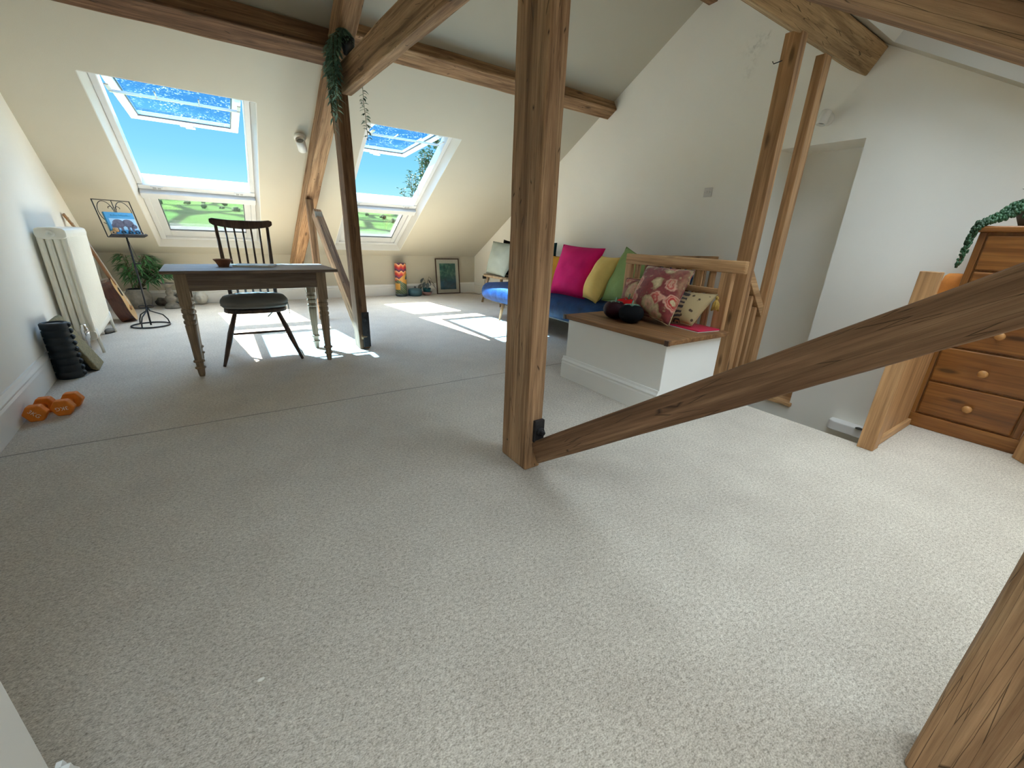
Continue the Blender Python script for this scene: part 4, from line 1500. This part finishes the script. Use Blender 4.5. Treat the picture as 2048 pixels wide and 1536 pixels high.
# ------------------------------------------------------------------ sofa
t = thing('velvet_sofa', 'blue velvet armless sofa on tapered wooden legs along the gable wall', 'sofa', (3.35, 3.84, 0))
def rounded_slab(x0, x1, y0, y1, z0, z1, r, M=None, dimples=0.0, seed=0):
    bm = B()
    NX, NY, NZ = 14, 34, 6
    # superellipsoid-like cushion from a subdivided box
    def pt(a, b, c):
        hx, hy, hz = (x1 - x0) / 2, (y1 - y0) / 2, (z1 - z0) / 2
        p = V((a * hx, b * hy, c * hz))
        q = V((max(-hx + r, min(hx - r, p.x)), max(-hy + r, min(hy - r, p.y)), max(-hz + min(r, hz * .98), min(hz - min(r, hz * .98), p.z))))
        d = p - q
        rr = V((d.x, d.y, d.z))
        if rr.length > 1e-6:
            k = max(abs(d.x) / r, abs(d.y) / r, abs(d.z) / min(r, hz * .98))
            rr = rr.normalized() * min(r, hz * .98) * k if k > 0 else rr
        p = q + rr
        p += V((noise.noise(p * 5 + V((seed, 0, 0))), noise.noise(p * 5 + V((0, seed, 3))), noise.noise(p * 5 + V((7, 0, seed)))) ) * .006
        if dimples and c > .98:
            p.z -= dimples * max(0, math.cos(p.x * 24) * math.cos(p.y * 24)) ** 6
        p += V(((x0 + x1) / 2, (y0 + y1) / 2, (z0 + z1) / 2))
        return M @ p if M else p
    vt = {}
    def g(i, j, k):
        if (i, j, k) not in vt:
            vt[i, j, k] = bm.verts.new(pt(-1 + 2 * i / NX, -1 + 2 * j / NY, -1 + 2 * k / NZ))
        return vt[i, j, k]
    for i in range(NX):
        for j in range(NY):
            for k in (0, NZ):
                bm.faces.new([g(i, j, k), g(i + 1, j, k), g(i + 1, j + 1, k), g(i, j + 1, k)])
    for i in range(NX):
        for k in range(NZ):
            for j in (0, NY):
                bm.faces.new([g(i, j, k), g(i + 1, j, k), g(i + 1, j, k + 1), g(i, j, k + 1)])
    for j in range(NY):
        for k in range(NZ):
            for i in (0, NX):
                bm.faces.new([g(i, j, k), g(i, j + 1, k), g(i, j + 1, k + 1), g(i, j, k + 1)])
    return bm
obj('seat_cushion', rounded_slab(-.48, .36, -1.36, 1.31, .235, .475, .115, None, .02, 1), M_velvet, t, True)
Mb = Matrix.Translation((.40, 0, .42)) @ Matrix.Rotation(.22, 4, 'Y')
obj('backrest', rounded_slab(-.085, .085, -1.33, 1.28, -.08, .44, .075, Mb, 0, 5), M_velvet, t, True)
obj('under_frame', box(B(), -.36, .34, -1.2, 1.15, .215, .245), M_blk2, t)
for sx in (-.40, .30):
    for sy in (-1.10, .86):
        obj('leg', tube(B(), [(sx * .9, sy * .97, .23), (sx, sy, 0)], [.026, .012], 14), M_leg, t, True)

pillow('velvet_pillow', 'large crimson pink velvet pillow standing on the blue sofa', [(3.10, 3.84, .478), (3.12, 3.27, .472), (3.29, 3.20, 1.0), (3.28, 3.86, 1.02)], M_fpink, .17, seed=1)
pillow('velvet_pillow', 'yellow velvet pillow leaning between the pink and green ones', [(3.09, 3.26, .505), (3.06, 3.03, .468), (3.26, 2.945, .925), (3.26, 3.215, .925)], M_fyel, .19, seed=2)
pillow('velvet_pillow', 'green velvet pillow at the right end of the sofa', [(3.14, 3.03, .50), (3.10, 2.58, .48), (3.33, 2.60, .90), (3.35, 2.97, 1.03)], M_fgrn, .17, seed=3)
pillow('small_pillow', 'mustard pillow half hidden between the thick post and the pink one', [(3.40, 4.46, .48), (3.40, 4.00, .48), (3.50, 4.05, .87), (3.50, 4.42, .875)], M_fmus, .12, seed=4)
pillow('small_pillow', 'dark teal pillow poking up behind the thick timber post', [(3.50, 4.80, .50), (3.50, 4.27, .50), (3.61, 4.385, 1.03), (3.61, 4.75, 1.03)], M_fteal, .10, seed=5)

# ------------------------------------------------------------------ stool with cushions in the corner
t = thing('wooden_stool', 'pale wooden stool with round legs in the far right corner', 'stool', (3.74, 5.93, 0))
bm = B()
prism(bm, [(.22 * math.copysign(abs(math.cos(a)) ** .6, math.cos(a)), .36 * math.copysign(abs(math.sin(a)) ** .6, math.sin(a))) for a in [2 * PI * k / 32 for k in range(32)]], lambda x, y: (x, y, .44), lambda x, y: (x, y, .475))
obj('seat', bm, M_stoolw, t, bevel=.008)
for sx in (-1, 1):
    for sy in (-1, 1):
        obj('leg', tube(B(), [(sx * .13, sy * .21, .445), (sx * .19, sy * .30, 0)], [.024, .019], 12), M_stoolw, t, True)
pillow('linen_pillow', 'pale grey-green linen pillow standing on the corner stool', [(3.60, 6.20, .488), (3.58, 5.60, .482), (3.67, 5.28, .975), (3.67, 6.10, 1.005)], M_fgrey, .15, seed=6, wr=.018)
pillow('linen_pillow', 'black pillow behind the grey-green one on the corner stool', [(3.76, 6.08, .485), (3.76, 5.62, .485), (3.82, 5.40, .99), (3.80, 5.98, 1.035)], M_fblk, .12, seed=7)

# ------------------------------------------------------------------ storage bench
t = thing('storage_bench', 'white boxed storage bench with dark plank lid and slatted pine back', 'bench', (2.47, 1.97, 0))
obj('box', box(B(), -.295, .306, -.465, .455, 0, .485), M_white, t, bevel=.003)
bm = B()
prism(bm, SKP, lambda u, z: (-.295 - u, -.465, z * .9), lambda u, z: (-.295 - u, .478, z * .9))
prism(bm, SKP, lambda u, z: (-.295, .455 + u, z * .9), lambda u, z: (.306, .455 + u, z * .9))
obj('skirting', bm, M_white, t)
bm = B()
bx = [-.335, -.12, .10, .332]
for i in range(3):
    box(bm, bx[i] + .001, bx[i + 1] - .001, -.502, .478, .486, .517)
obj('lid', bm, M_lid, t, bevel=.005)
for yy in (-.497, .452):
    obj('corner_block', box(B(), -.339, -.31, yy - .002, yy + .026, .484, .5185), M_chair, t, bevel=.002)
bk = lambda *a: box(B(), *a)
BX = .315
obj('top_rail', bk(BX - .022, BX + .022, -.53, .47, .905, .985), M_piney, t, bevel=.006)
obj('stile', bk(BX - .022, BX + .022, .405, .465, .517, .905), M_pinez, t, bevel=.004)
obj('stile', bk(BX - .022, BX + .022, -.455, -.375, .517, .905), M_pinez, t, bevel=.004)
obj('mid_rail', bk(BX - .016, BX + .016, -.375, .405, .755, .795), M_piney, t, bevel=.004)
for i in range(8):
    yy = -.31 + i * .665 / 7
    obj('slat', bk(BX - .009, BX + .009, yy - .017, yy + .017, .795, .905), M_pinez, t, bevel=.002)
for i in range(8):
    yy = -.31 + i * .665 / 7
    obj('slat', bk(BX - .009, BX + .009, yy - .017, yy + .017, .517, .755), M_pinez, t, bevel=.002)

pillow('floral_pillow', 'red and cream floral pillow tilted on the bench lid', [(2.52, 2.14, .60), (2.47, 1.725, .535), (2.70, 1.75, .905), (2.70, 2.165, .91)], M_floral, .14, seed=8)
pillow('floral_pillow', 'second floral pillow mostly hidden behind the tilted red one', [(2.66, 2.38, .53), (2.66, 2.02, .53), (2.75, 2.06, .80), (2.75, 2.39, .79)], M_floral, .10, seed=9)
p = pillow('paisley_pillow', 'cream paisley pillow with a gold tassel at the right end of the bench', [(2.585, 1.85, .545), (2.59, 1.63, .545), (2.725, 1.565, .762), (2.725, 1.87, .75)], M_paisley, .10, seed=10)
o0 = V(p.location)
tp = V((2.72, 1.562, .752)) - o0
bm = B()
sphere(bm, tp + V((-.005, -.004, -.012)), .011, 1, 1, 1.2, 10, 8)
rl = random.Random(5)
for k in range(26):
    a = 2 * PI * k / 26
    r = .022 + rl.uniform(-.004, .004)
    b = tp + V((-.005, -.004, -.02))
    tube(bm, [b, b + V((r * .8 * math.cos(a), r * .8 * math.sin(a), -.03)), b + V((r * math.cos(a), r * math.sin(a), -.075 + rl.uniform(-.006, .006)))], .0038, 5)
obj('tassel', bm, M_tassel, p, True)

# dark and red felt tomatoes / peppers ornament
def veg(name, label, loc, rx, ry, rz_, mat, lobes, leafm, seed, cat='ornament'):
    t = thing(name, label, cat, loc)
    def f(p):
        d = math.atan2(p.y, p.x)
        k = 1 - .08 * (0.5 + .5 * math.cos(lobes * d)) * (1 - abs(p.z / rz_) ** 2)
        z = p.z * (1 - .28 * math.exp(-((math.hypot(p.x, p.y) / (rx * .35)) ** 2))) if p.z > 0 else p.z * .92
        return V((p.x * k, p.y * k, z))
    obj('body', sphere(B(), (0, 0, rz_ * .92), 1, rx, ry, rz_, 32, 20, f), mat, t, True)
    bm = B()
    for k in range(6):
        a = 2 * PI * k / 6 + seed
        leaf(bm, V((0, 0, rz_ * 1.60)), V((math.cos(a), math.sin(a), .42)), rx * .8, rx * .4, droop=.25)
    tube(bm, [(0, 0, rz_ * 1.58), (.004, .002, rz_ * 1.95), (.012, .004, rz_ * 2.2)], [.009, .006, .004], 8)
    obj('stalk', bm, leafm, t)
    return t
veg('felt_tomato', 'dark red-black padded vegetable with leafy stalk, left of the pair on the bench lid', (2.40, 2.17, .517), .088, .088, .072, M_fdark, 5, M_leaft, .2)
veg('felt_tomato', 'black padded vegetable with leafy stalk nearest the tilted floral pillow', (2.375, 1.985, .517), .092, .092, .074, M_fblk, 5, M_leaft, .7)
t = veg('felt_pepper', 'bright red padded vegetable lying behind the dark ones on the bench lid', (2.53, 2.155, .517), .10, .115, .082, M_fred, 4, M_leaft, .4)
t = tag(obj('cork_stub', lathe(B(), [(0, -.03), (.014, -.03), (.016, 0), (.013, .03), (0, .03)], 14, M=Matrix.Translation((0, 0, .017)) @ Matrix.Rotation(PI / 2, 4, 'Y')), M_tassel, None, True), 'small golden brown stub lying at the far edge of the bench lid', 'stub')
t.location = (2.545, 2.375, .517)

t = thing('tablet_case', 'crimson tablet case lying flat under the paisley pillow', 'tablet', (2.66, 1.66, .517), -.12)
obj('case', box(B(), -.10, .115, -.13, .12, .004, .014), M_tablet, t, bevel=.004)
obj('screen_edge', box(B(), -.103, .112, -.128, .118, 0, .004), M_pages, t)

# ------------------------------------------------------------------ pine tallboy with plant
t = thing('pine_tallboy', 'tall varnished pine chest of drawers with round knobs at the right edge', 'chest of drawers', (3.62, .36, 0))
W_, D_ = .242, .43
bm = B()
box(bm, .012, D_, -W_, W_, .0, 1.205)
obj('carcass', bm, M_chestz, t, bevel=.003)
obj('plinth', box(B(), -.008, D_, -W_ - .008, W_ + .008, 0, .088), M_chest, t, bevel=.004)
for sg in (-1, 1):
    obj('corner_stile', box(B(), .0, .02, sg * W_ - (.03 if sg > 0 else 0), sg * W_ + (.03 if sg < 0 else 0), .088, 1.205), M_chestz, t, bevel=.003)
obj('top', box(B(), -.022, D_, -W_ - .022, W_ + .022, 1.205, 1.238), M_chest, t, bevel=.010, seg=3)
zz = [.095, .318, .545, .772, .995, 1.195]
for i in range(5):
    bm = B()
    box(bm, -.006, .012, -W_ + .036, W_ - .036, zz[i] + .004, zz[i + 1] - .006)
    dr = obj('drawer', bm, M_chest, t, bevel=.008, seg=2)
    bm = B()
    zc = (zz[i] + zz[i + 1]) / 2 - .01
    lathe(bm, [(0, 0), (.011, 0), (.010, .014), (.020, .022), (.023, .032), (.018, .042), (0, .045)], 20, M=Matrix.Translation((-.006, -.005, zc)) @ Matrix.Rotation(-PI / 2, 4, 'Y'))
    obj('knob', bm, M_knob, dr, True)

t = thing('trailing_succulent', 'grey potted succulent trailing over the corner of the pine chest', 'potted plant', (3.765, .40, 1.238))
obj('pot', lathe(B(), [(0, 0), (.085, 0), (.112, .06), (.122, .115), (.122, .125), (.114, .125), (.105, .09), (0, .09)], 28), M_potg, t, True)
bs_, bl_ = B(), B()
rl = random.Random(9)
strands = [
    [(-.02, .03, .12), (-.07, .09, .135), (-.11, .14, .085), (-.135, .18, .035), (-.150, .215, .012), (-.158, .232, -.05), (-.160, .236, -.14), (-.162, .238, -.235)],
    [(-.03, .01, .12), (-.09, .07, .12), (-.12, .12, .075), (-.14, .17, .03), (-.155, .205, .015), (-.162, .226, -.06), (-.165, .228, -.15)],
    [(0, .04, .12), (-.04, .10, .125), (-.08, .15, .08), (-.10, .19, .04), (-.125, .222, .02), (-.14, .238, -.03)],
    [(-.05, .0, .12), (-.11, .04, .12), (-.145, .09, .07), (-.150, .14, .03), (-.158, .18, .015), (-.168, .215, -.02)],
    [(-.04, -.03, .12), (-.10, .0, .125), (-.135, .03, .09), (-.15, .06, .04)],
]
for st_ in strands:
    st_ = [V(p) for p in st_]
    tube(bs_, st_, .003, 5)
    n_ = (len(st_) - 1) * 8
    for k in range(n_ * 3):
        f = (k / (n_ * 3)) * (len(st_) - 1)
        i0 = int(f)
        p = st_[i0].lerp(st_[i0 + 1], f - i0)
        a = rl.uniform(0, 2 * PI)
        taper = 1 - .35 * f / (len(st_) - 1)
        sphere(bl_, p + V((math.cos(a) * .010, math.sin(a) * .010, rl.uniform(-.004, .008))), rl.uniform(.007, .011) * taper, 1, 1, 1.5, 6, 5)
obj('stem', bs_, M_stem, t)
obj('trailing_leaves', bl_, M_leafd, t, True)
bm = B()
for (a, el, L_) in ((2.2, .55, .17), (1.9, .15, .15), (3.0, .8, .16), (-.5, .7, .2), (.8, .9, .2), (4.3, .6, .2)):
    leaf(bm, V((-.01, .0, .12)), V((math.cos(a) * math.cos(el), math.sin(a) * math.cos(el), math.sin(el))), L_, .055, droop=.1, fold=.35)
obj('broad_leaves', bm, M_leafd, t)

t = thing('orange_bolster', 'orange padded bolster standing between the stair post and the pine chest', 'bolster', (3.90, .665, -.0))
# (it stands on the strip of floor beside the chest)
obj('cover', lathe(B(), [(0, 0), (.058, 0), (.064, .02), (.066, .5), (.064, .90), (.058, .945), (.042, .962), (0, .966)], 28), M_orange2, t, True)
t.location = (3.905, .672, 0)

# white smart panel on the stairwell wall
t = thing('wall_device', 'white rounded plastic panel with a dark button low in the stairwell', 'wall panel', (XG, .98, -.285))
pts = [(0, .135), (-.055, .135)]
for k in range(7):
    q = PI / 2 * k / 6
    pts.append((-.06 - .05 * math.sin(q), .085 + .05 * math.cos(q)))
for k in range(7):
    q = PI / 2 * k / 6
    pts.append((-.06 - .05 * math.cos(q), -.135 - .05 * math.sin(q)))
pts += [(0, -.185)]
bm = B()
prism(bm, pts, lambda x, y: (x, y, -.045), lambda x, y: (x * .93, y * .97, .03))
obj('casing', bm, M_device, t, bevel=.008, seg=3)
obj('button', lathe(B(), [(0, 0), (.026, 0), (.024, .004), (0, .004)], 18, M=Matrix.Translation((-.095, -.085, .029))), M_blk2, t)

# light switch and spot lamps
t = thing('light_switch', 'white double light switch on the gable wall above the sofa', 'light switch', (XG, 2.65, 1.57))
obj('plate', box(B(), -.009, 0, -.043, .043, -.043, .043), M_switch, t, bevel=.003)
for yy in (-.011, .011):
    obj('rocker', box(B(), -.014, -.009, yy - .006, yy + .006, -.010, .012), M_switch, t, bevel=.001)
for yy in (-.031, .031):
    obj('screw', lathe(B(), [(0, 0), (.004, 0), (.004, .001), (0, .001)], 10, M=Matrix.Translation((-.009, yy, 0)) @ Matrix.Rotation(-PI / 2, 4, 'Y')), M_galv, t)

def spot(label, loc, nrm, aim):
    t = thing('spot_lamp', label, 'spotlight', loc)
    n = V(nrm).normalized()
    a = V(aim).normalized()
    Rn = n.to_track_quat('Z', 'Y').to_matrix().to_4x4()
    Ra = a.to_track_quat('Z', 'Y').to_matrix().to_4x4()
    obj('mount', lathe(B(), [(0, 0), (.045, 0), (.045, .016), (.038, .022), (0, .022)], 24, M=Rn), M_lampw, t, True, bevel=.002)
    obj('arm', tube(B(), [n * .02, n * .06], .008, 10), M_lampw, t, True)
    Mh = Matrix.Translation(n * .075) @ Ra
    obj('head', lathe(B(), [(0, -.05), (.028, -.05), (.034, -.045), (.034, .05), (.029, .05), (.029, .03), (0, .03)], 24, M=Mh), M_lampw, t, True)
    obj('lens', lathe(B(), [(0, .032), (.028, .032), (.028, .034), (0, .034)], 24, M=Mh), M_glassd, t)
    return t
spot('white spotlight on the gable wall above the recess', (XG, 1.74, 2.035), (-1, 0, 0), (-.25, .1, -1))
ts = spot('white spotlight on the sloping ceiling beside the rafter', (.80, 5.24, CF - S * 5.24), (0, -.495, -.869), (-.25, -.75, .60))
ts.scale = (1.3,) * 3

# plants hanging on the truss
t = thing('hanging_plant', 'trailing plant in a dark pot draped down the dark post under the collar', 'potted plant', (.925, 3.74, 2.30))
obj('pot', lathe(B(), [(0, 0), (.035, 0), (.046, .05), (.05, .10), (.045, .10), (0, .09)], 20, (.05, .02, 0)), M_blk2, t, True)
bs_, bl_ = B(), B()
rl = random.Random(21)
for k in range(24):
    x0 = rl.uniform(-.045, -.005)
    y0 = rl.uniform(-.03, .24)
    zb = rl.uniform(-.42, -.10) if k else -.50
    pts = [V((.05, .02, .10)), V((.02, y0 * .5, .15)), V((x0 - .02, y0, .08)), V((x0 - .03, y0 + .02, -.08)), V((x0 - .03, y0 + .03, zb))]
    tube(bs_, pts, .0025, 5)
    for j in range(46):
        f = j / 46 * 4
        i0 = int(f)
        p = pts[i0].lerp(pts[i0 + 1], f - i0)
        a = rl.uniform(0, 2 * PI)
        leaf(bl_, p, V((math.cos(a), math.sin(a), rl.uniform(-.9, .2))), rl.uniform(.04, .065), rl.uniform(.014, .022), droop=.4)
obj('stem', bs_, M_stem, t)
obj('foliage', bl_, M_leaft, t)
t = thing('ivy_strand', 'single dark strand of small leaves dangling right of the dark post', 'plant strand', (1.115, 3.99, 2.285))
bs_, bl_ = B(), B()
pts = [V((-.07, -.05, .012)), V((0.0, -.01, .02)), V((.012, .005, -.02)), V((.012, .01, -.2)), V((.018, 0, -.35)), V((.022, -.01, -.49))]
tube(bs_, pts, .002, 5)
for j in range(70):
    f = .8 + j / 70 * 4.15
    i0 = min(4, int(f))
    p = pts[i0].lerp(pts[i0 + 1], f - i0)
    a = rl.uniform(0, 2 * PI)
    leaf(bl_, p, V((math.cos(a), math.sin(a) * .4, rl.uniform(-.3, .3))), rl.uniform(.034, .05), rl.uniform(.02, .028), droop=.3)
obj('stem', bs_, M_stem, t)
obj('foliage', bl_, M_leafd, t)

t = tag(obj('lint_speck', sphere(B(), (0, 0, .004), .006, 1.6, .8, .7, 8, 6), M_pages, None, True), 'tiny white speck lying on the carpet near the camera', 'lint')
t.location = (-.098, .918, 0)
# ------------------------------------------------------------------ outside: hillside, trees, shrub
def hill_z(x, y):
    d = math.hypot(x, y)
    base = -14 + (d - 40) * .0
    k = min(1, max(0, (d - 110) / 500))
    z = -8 + (8 + 1.07 + 610 * math.tan(math.radians(3.3))) * k
    z += 6 * noise.noise(V((x * .006, y * .006, 0))) * k
    return z
bm = B()
NA, NR = 60, 70
rows = []
for i in range(NA + 1):
    a = math.radians(-35 + 90 * i / NA)
    row = []
    for j in range(NR + 1):
        d = 30 + 900 * (j / NR) ** 1.5
        x, y = d * math.sin(a), d * math.cos(a)
        row.append(bm.verts.new((x, y, hill_z(x, y))))
    rows.append(row)
for i in range(NA):
    for j in range(NR):
        bm.faces.new([rows[i][j], rows[i + 1][j], rows[i + 1][j + 1], rows[i][j + 1]])
def field_mat():
    m, nt, bs, N, L = newmat('hill_fields')
    tc = N('ShaderNodeTexCoord')
    v = tc.outputs['Object']
    mp = N('ShaderNodeMapping')
    mp.inputs['Scale'].default_value = (.034, .015, .0)
    mp.inputs['Rotation'].default_value = (0, 0, .35)
    L(v, mp.inputs[0])
    e_ = N('ShaderNodeTexVoronoi')
    e_.feature = 'DISTANCE_TO_EDGE'
    e_.inputs['Scale'].default_value = 1
    L(mp.outputs[0], e_.inputs['Vector'])
    c_ = N('ShaderNodeTexVoronoi')
    c_.inputs['Scale'].default_value = 1
    L(mp.outputs[0], c_.inputs['Vector'])
    sp = N('ShaderNodeSeparateColor')
    L(c_.outputs['Color'], sp.inputs[0])
    g = ramp(nt, sp.outputs[0], [(0, (.045, .10, .045)), (.35, (.085, .155, .065)), (.7, (.06, .135, .058)), (1, (.13, .185, .09))])
    f = ramp(nt, nz(nt, v, .05, 5), [(.3, (.75, .8, .7)), (.7, (1.15, 1.1, 1.15))])
    g = mixc(nt, 1, g, f, 'MULTIPLY')
    w = ramp(nt, e_.outputs['Distance'], [(.045, (1, 1, 1)), (.09, (0, 0, 0))])
    L(mixc(nt, w, g, (.026, .042, .030)), bs.inputs['Base Color'])
    bs.inputs['Roughness'].default_value = .95
    bs.inputs['Specular IOR Level'].default_value = 0
    return m
o = struct('hillside', bm, field_mat(), smooth=True)
M_tree = simple('far_tree', (.12, .17, .12), .95, var=.4, vs=.25)
def treeblob():
    bm = B()
    for k in range(9):
        c = V((random.uniform(-4, 4), random.uniform(-3, 3), random.uniform(2, 6)))
        sphere(bm, c, random.uniform(1.8, 3), 1, 1, .9, 10, 8, rock(k * 3.1, .5))
    tube(bm, [(0, 0, -1.5), (0, 0, 3)], .4, 6)
    return obj('field_tree', bm, M_tree, None, True)
rl = random.Random(4)
protos = [treeblob() for _ in range(3)]
TG = 'trees dotted over the far fields'
k = 0
placed = []
clumps = [(rl.uniform(-8, 23), rl.uniform(270, 570)) for _ in range(26)]
for ca, cd in clumps:
    for q in range(rl.randint(3, 6)):
        a = math.radians(ca) + rl.uniform(-28, 28) / cd
        d = cd + rl.uniform(-18, 18)
        x, y = d * math.sin(a), d * math.cos(a)
        if any((x - px) ** 2 + (y - py) ** 2 < 150 for px, py in placed):
            continue
        placed.append((x, y))
        src = protos[k % 3]
        o = src if k < 3 else src.copy()
        if k >= 3:
            COL.objects.link(o)
        o.location = (x, y, hill_z(x, y))
        s = rl.uniform(.2, .42)
        o.scale = (s, s, s)
        o.rotation_euler = (0, 0, rl.uniform(0, 6.2))
        tag(o, 'dark green tree among the fields on the far hillside', 'tree', TG)
        k += 1

t = thing('garden_shrub', 'tall twiggy shrub with small leaves outside the right roof window', 'shrub', (6.3, 13.0, -6))
bs_, bl_ = B(), B()
rl = random.Random(12)
for k in range(48):
    x = rl.uniform(-1.7, .9)
    y = rl.uniform(-.5, .5)
    top = 8.0 + (x + 1.7) * 1.6 + rl.uniform(-.35, .3)
    top = min(top, 10.5)
    p = V((x * .2, y, 0))
    mid = V((x * .85, y, top * .72))
    tp_ = V((x, y, top))
    tube(bs_, [p, mid, tp_], [.04, .018, .005], 5)
    for j in range(30):
        q = .30 + .7 * j / 30
        b = mid.lerp(tp_, q)
        a = rl.uniform(0, 2 * PI)
        d = V((math.cos(a), math.sin(a) * .5, rl.uniform(.3, 1.0))).normalized()
        L_ = rl.uniform(.06, .25)
        tube(bs_, [b, b + d * L_], .004, 4)
        for i in range(3):
            aa = rl.uniform(0, 2 * PI)
            leaf(bl_, b + d * L_ * (.5 + .25 * i), V((math.cos(aa), math.sin(aa), .3)), rl.uniform(.09, .15), rl.uniform(.06, .09))
obj('branches', bs_, M_stem, t)
obj('foliage', bl_, M_leafd, t)

# ------------------------------------------------------------------ light
SUN = V((.34, -.70, -1.0)).normalized()
sl = bpy.data.lights.new('sun', 'SUN')
sl.energy = 20
sl.color = (1.0, .95, .86)
sl.angle = math.radians(.53)
so = bpy.data.objects.new('sun', sl)
COL.objects.link(so)
so.rotation_euler = SUN.to_track_quat('-Z', 'Y').to_euler()
so.location = (-5, 20, 30)

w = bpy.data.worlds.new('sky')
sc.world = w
w.use_nodes = True
nt = w.node_tree
bg = nt.nodes['Background']
tc = nt.nodes.new('ShaderNodeTexCoord')
sx = nt.nodes.new('ShaderNodeSeparateXYZ')
nt.links.new(tc.outputs['Generated'], sx.inputs[0])
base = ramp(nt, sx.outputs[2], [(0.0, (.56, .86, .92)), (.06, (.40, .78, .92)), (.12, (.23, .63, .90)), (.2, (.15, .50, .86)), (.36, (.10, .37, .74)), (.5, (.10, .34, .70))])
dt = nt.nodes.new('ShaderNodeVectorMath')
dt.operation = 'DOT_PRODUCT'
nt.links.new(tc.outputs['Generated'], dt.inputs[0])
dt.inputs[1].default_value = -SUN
sun_side_gain = ramp(nt, dt.outputs['Value'], [(.15, (.32, .35, .395)), (.6, (.58, .63, .715)), (.82, (1.15, 1.2, 1.28)), (1.0, (1.6, 1.62, 1.65))])
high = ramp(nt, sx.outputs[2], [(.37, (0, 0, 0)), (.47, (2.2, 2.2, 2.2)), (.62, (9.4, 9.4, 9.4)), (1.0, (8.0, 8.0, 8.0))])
c = mixc(nt, 1.0, base, mixc(nt, 1.0, sun_side_gain, high, 'MULTIPLY'), 'ADD')
nt.links.new(c, bg.inputs[0])     # sky brightened above the view to light the room, clear blue towards the hills
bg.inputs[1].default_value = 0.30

roof_window(4, near, W4_added, False, 'added unseen skylight in the near roof slope lighting the left foreground')
roof_window(5, near, W5_added, False, 'added unseen skylight in the near roof slope lighting the middle foreground')

def portal(fn, W):
    x0, x1, s0, s1 = W
    al = bpy.data.lights.new('window_portal', 'AREA')
    al.shape = 'RECTANGLE'
    al.size = x1 - x0
    al.size_y = s1 - s0
    al.cycles.is_portal = True
    o = bpy.data.objects.new('window_portal', al)
    COL.objects.link(o)
    c = fn((x0 + x1) / 2, (s0 + s1) / 2, .13)
    inn = (fn(0, 1, 0) - fn(0, 1, 1)).normalized()
    upv = (fn(0, 1, 0) - fn(0, 0, 0)).normalized()
    z = -inn
    y = upv
    x = y.cross(z)
    Mx = Matrix((x, y, z)).transposed().to_4x4()
    Mx.translation = c
    o.matrix_world = Mx
for a in ((far, W1), (far, W2), (near, W3), (near, W4_added), (near, W5_added)):
    portal(*a)

# ------------------------------------------------------------------ camera
cam = bpy.data.cameras.new('camera')
co = bpy.data.objects.new('camera', cam)
COL.objects.link(co)
sc.camera = co
cam.sensor_width = 36
cam.lens = 815 / 2048 * 36
cam.clip_start = .02
cam.clip_end = 3000
yaw, pit, rol = math.radians(34.276), math.radians(19.72), math.radians(2.355)
f = V((math.sin(yaw) * math.cos(pit), math.cos(yaw) * math.cos(pit), -math.sin(pit)))
r = V((math.cos(yaw), -math.sin(yaw), 0))
u = r.cross(f)
r2 = r * math.cos(rol) + u * math.sin(rol)
u2 = -r * math.sin(rol) + u * math.cos(rol)
Mx = Matrix((r2, u2, -f)).transposed().to_4x4()
Mx.translation = (0, 0, 1.07)
co.matrix_world = Mx

sc.view_settings.view_transform = 'Standard'
sc.view_settings.look = 'None'
sc.view_settings.gamma = 1
sc.view_settings.use_curve_mapping = False
sc.view_settings.exposure = 2.05
cy = sc.cycles
cy.max_bounces = 14
cy.diffuse_bounces = 8
cy.transparent_max_bounces = 24
cy.sample_clamp_indirect = 8
cy.caustics_reflective = False
cy.caustics_refractive = False
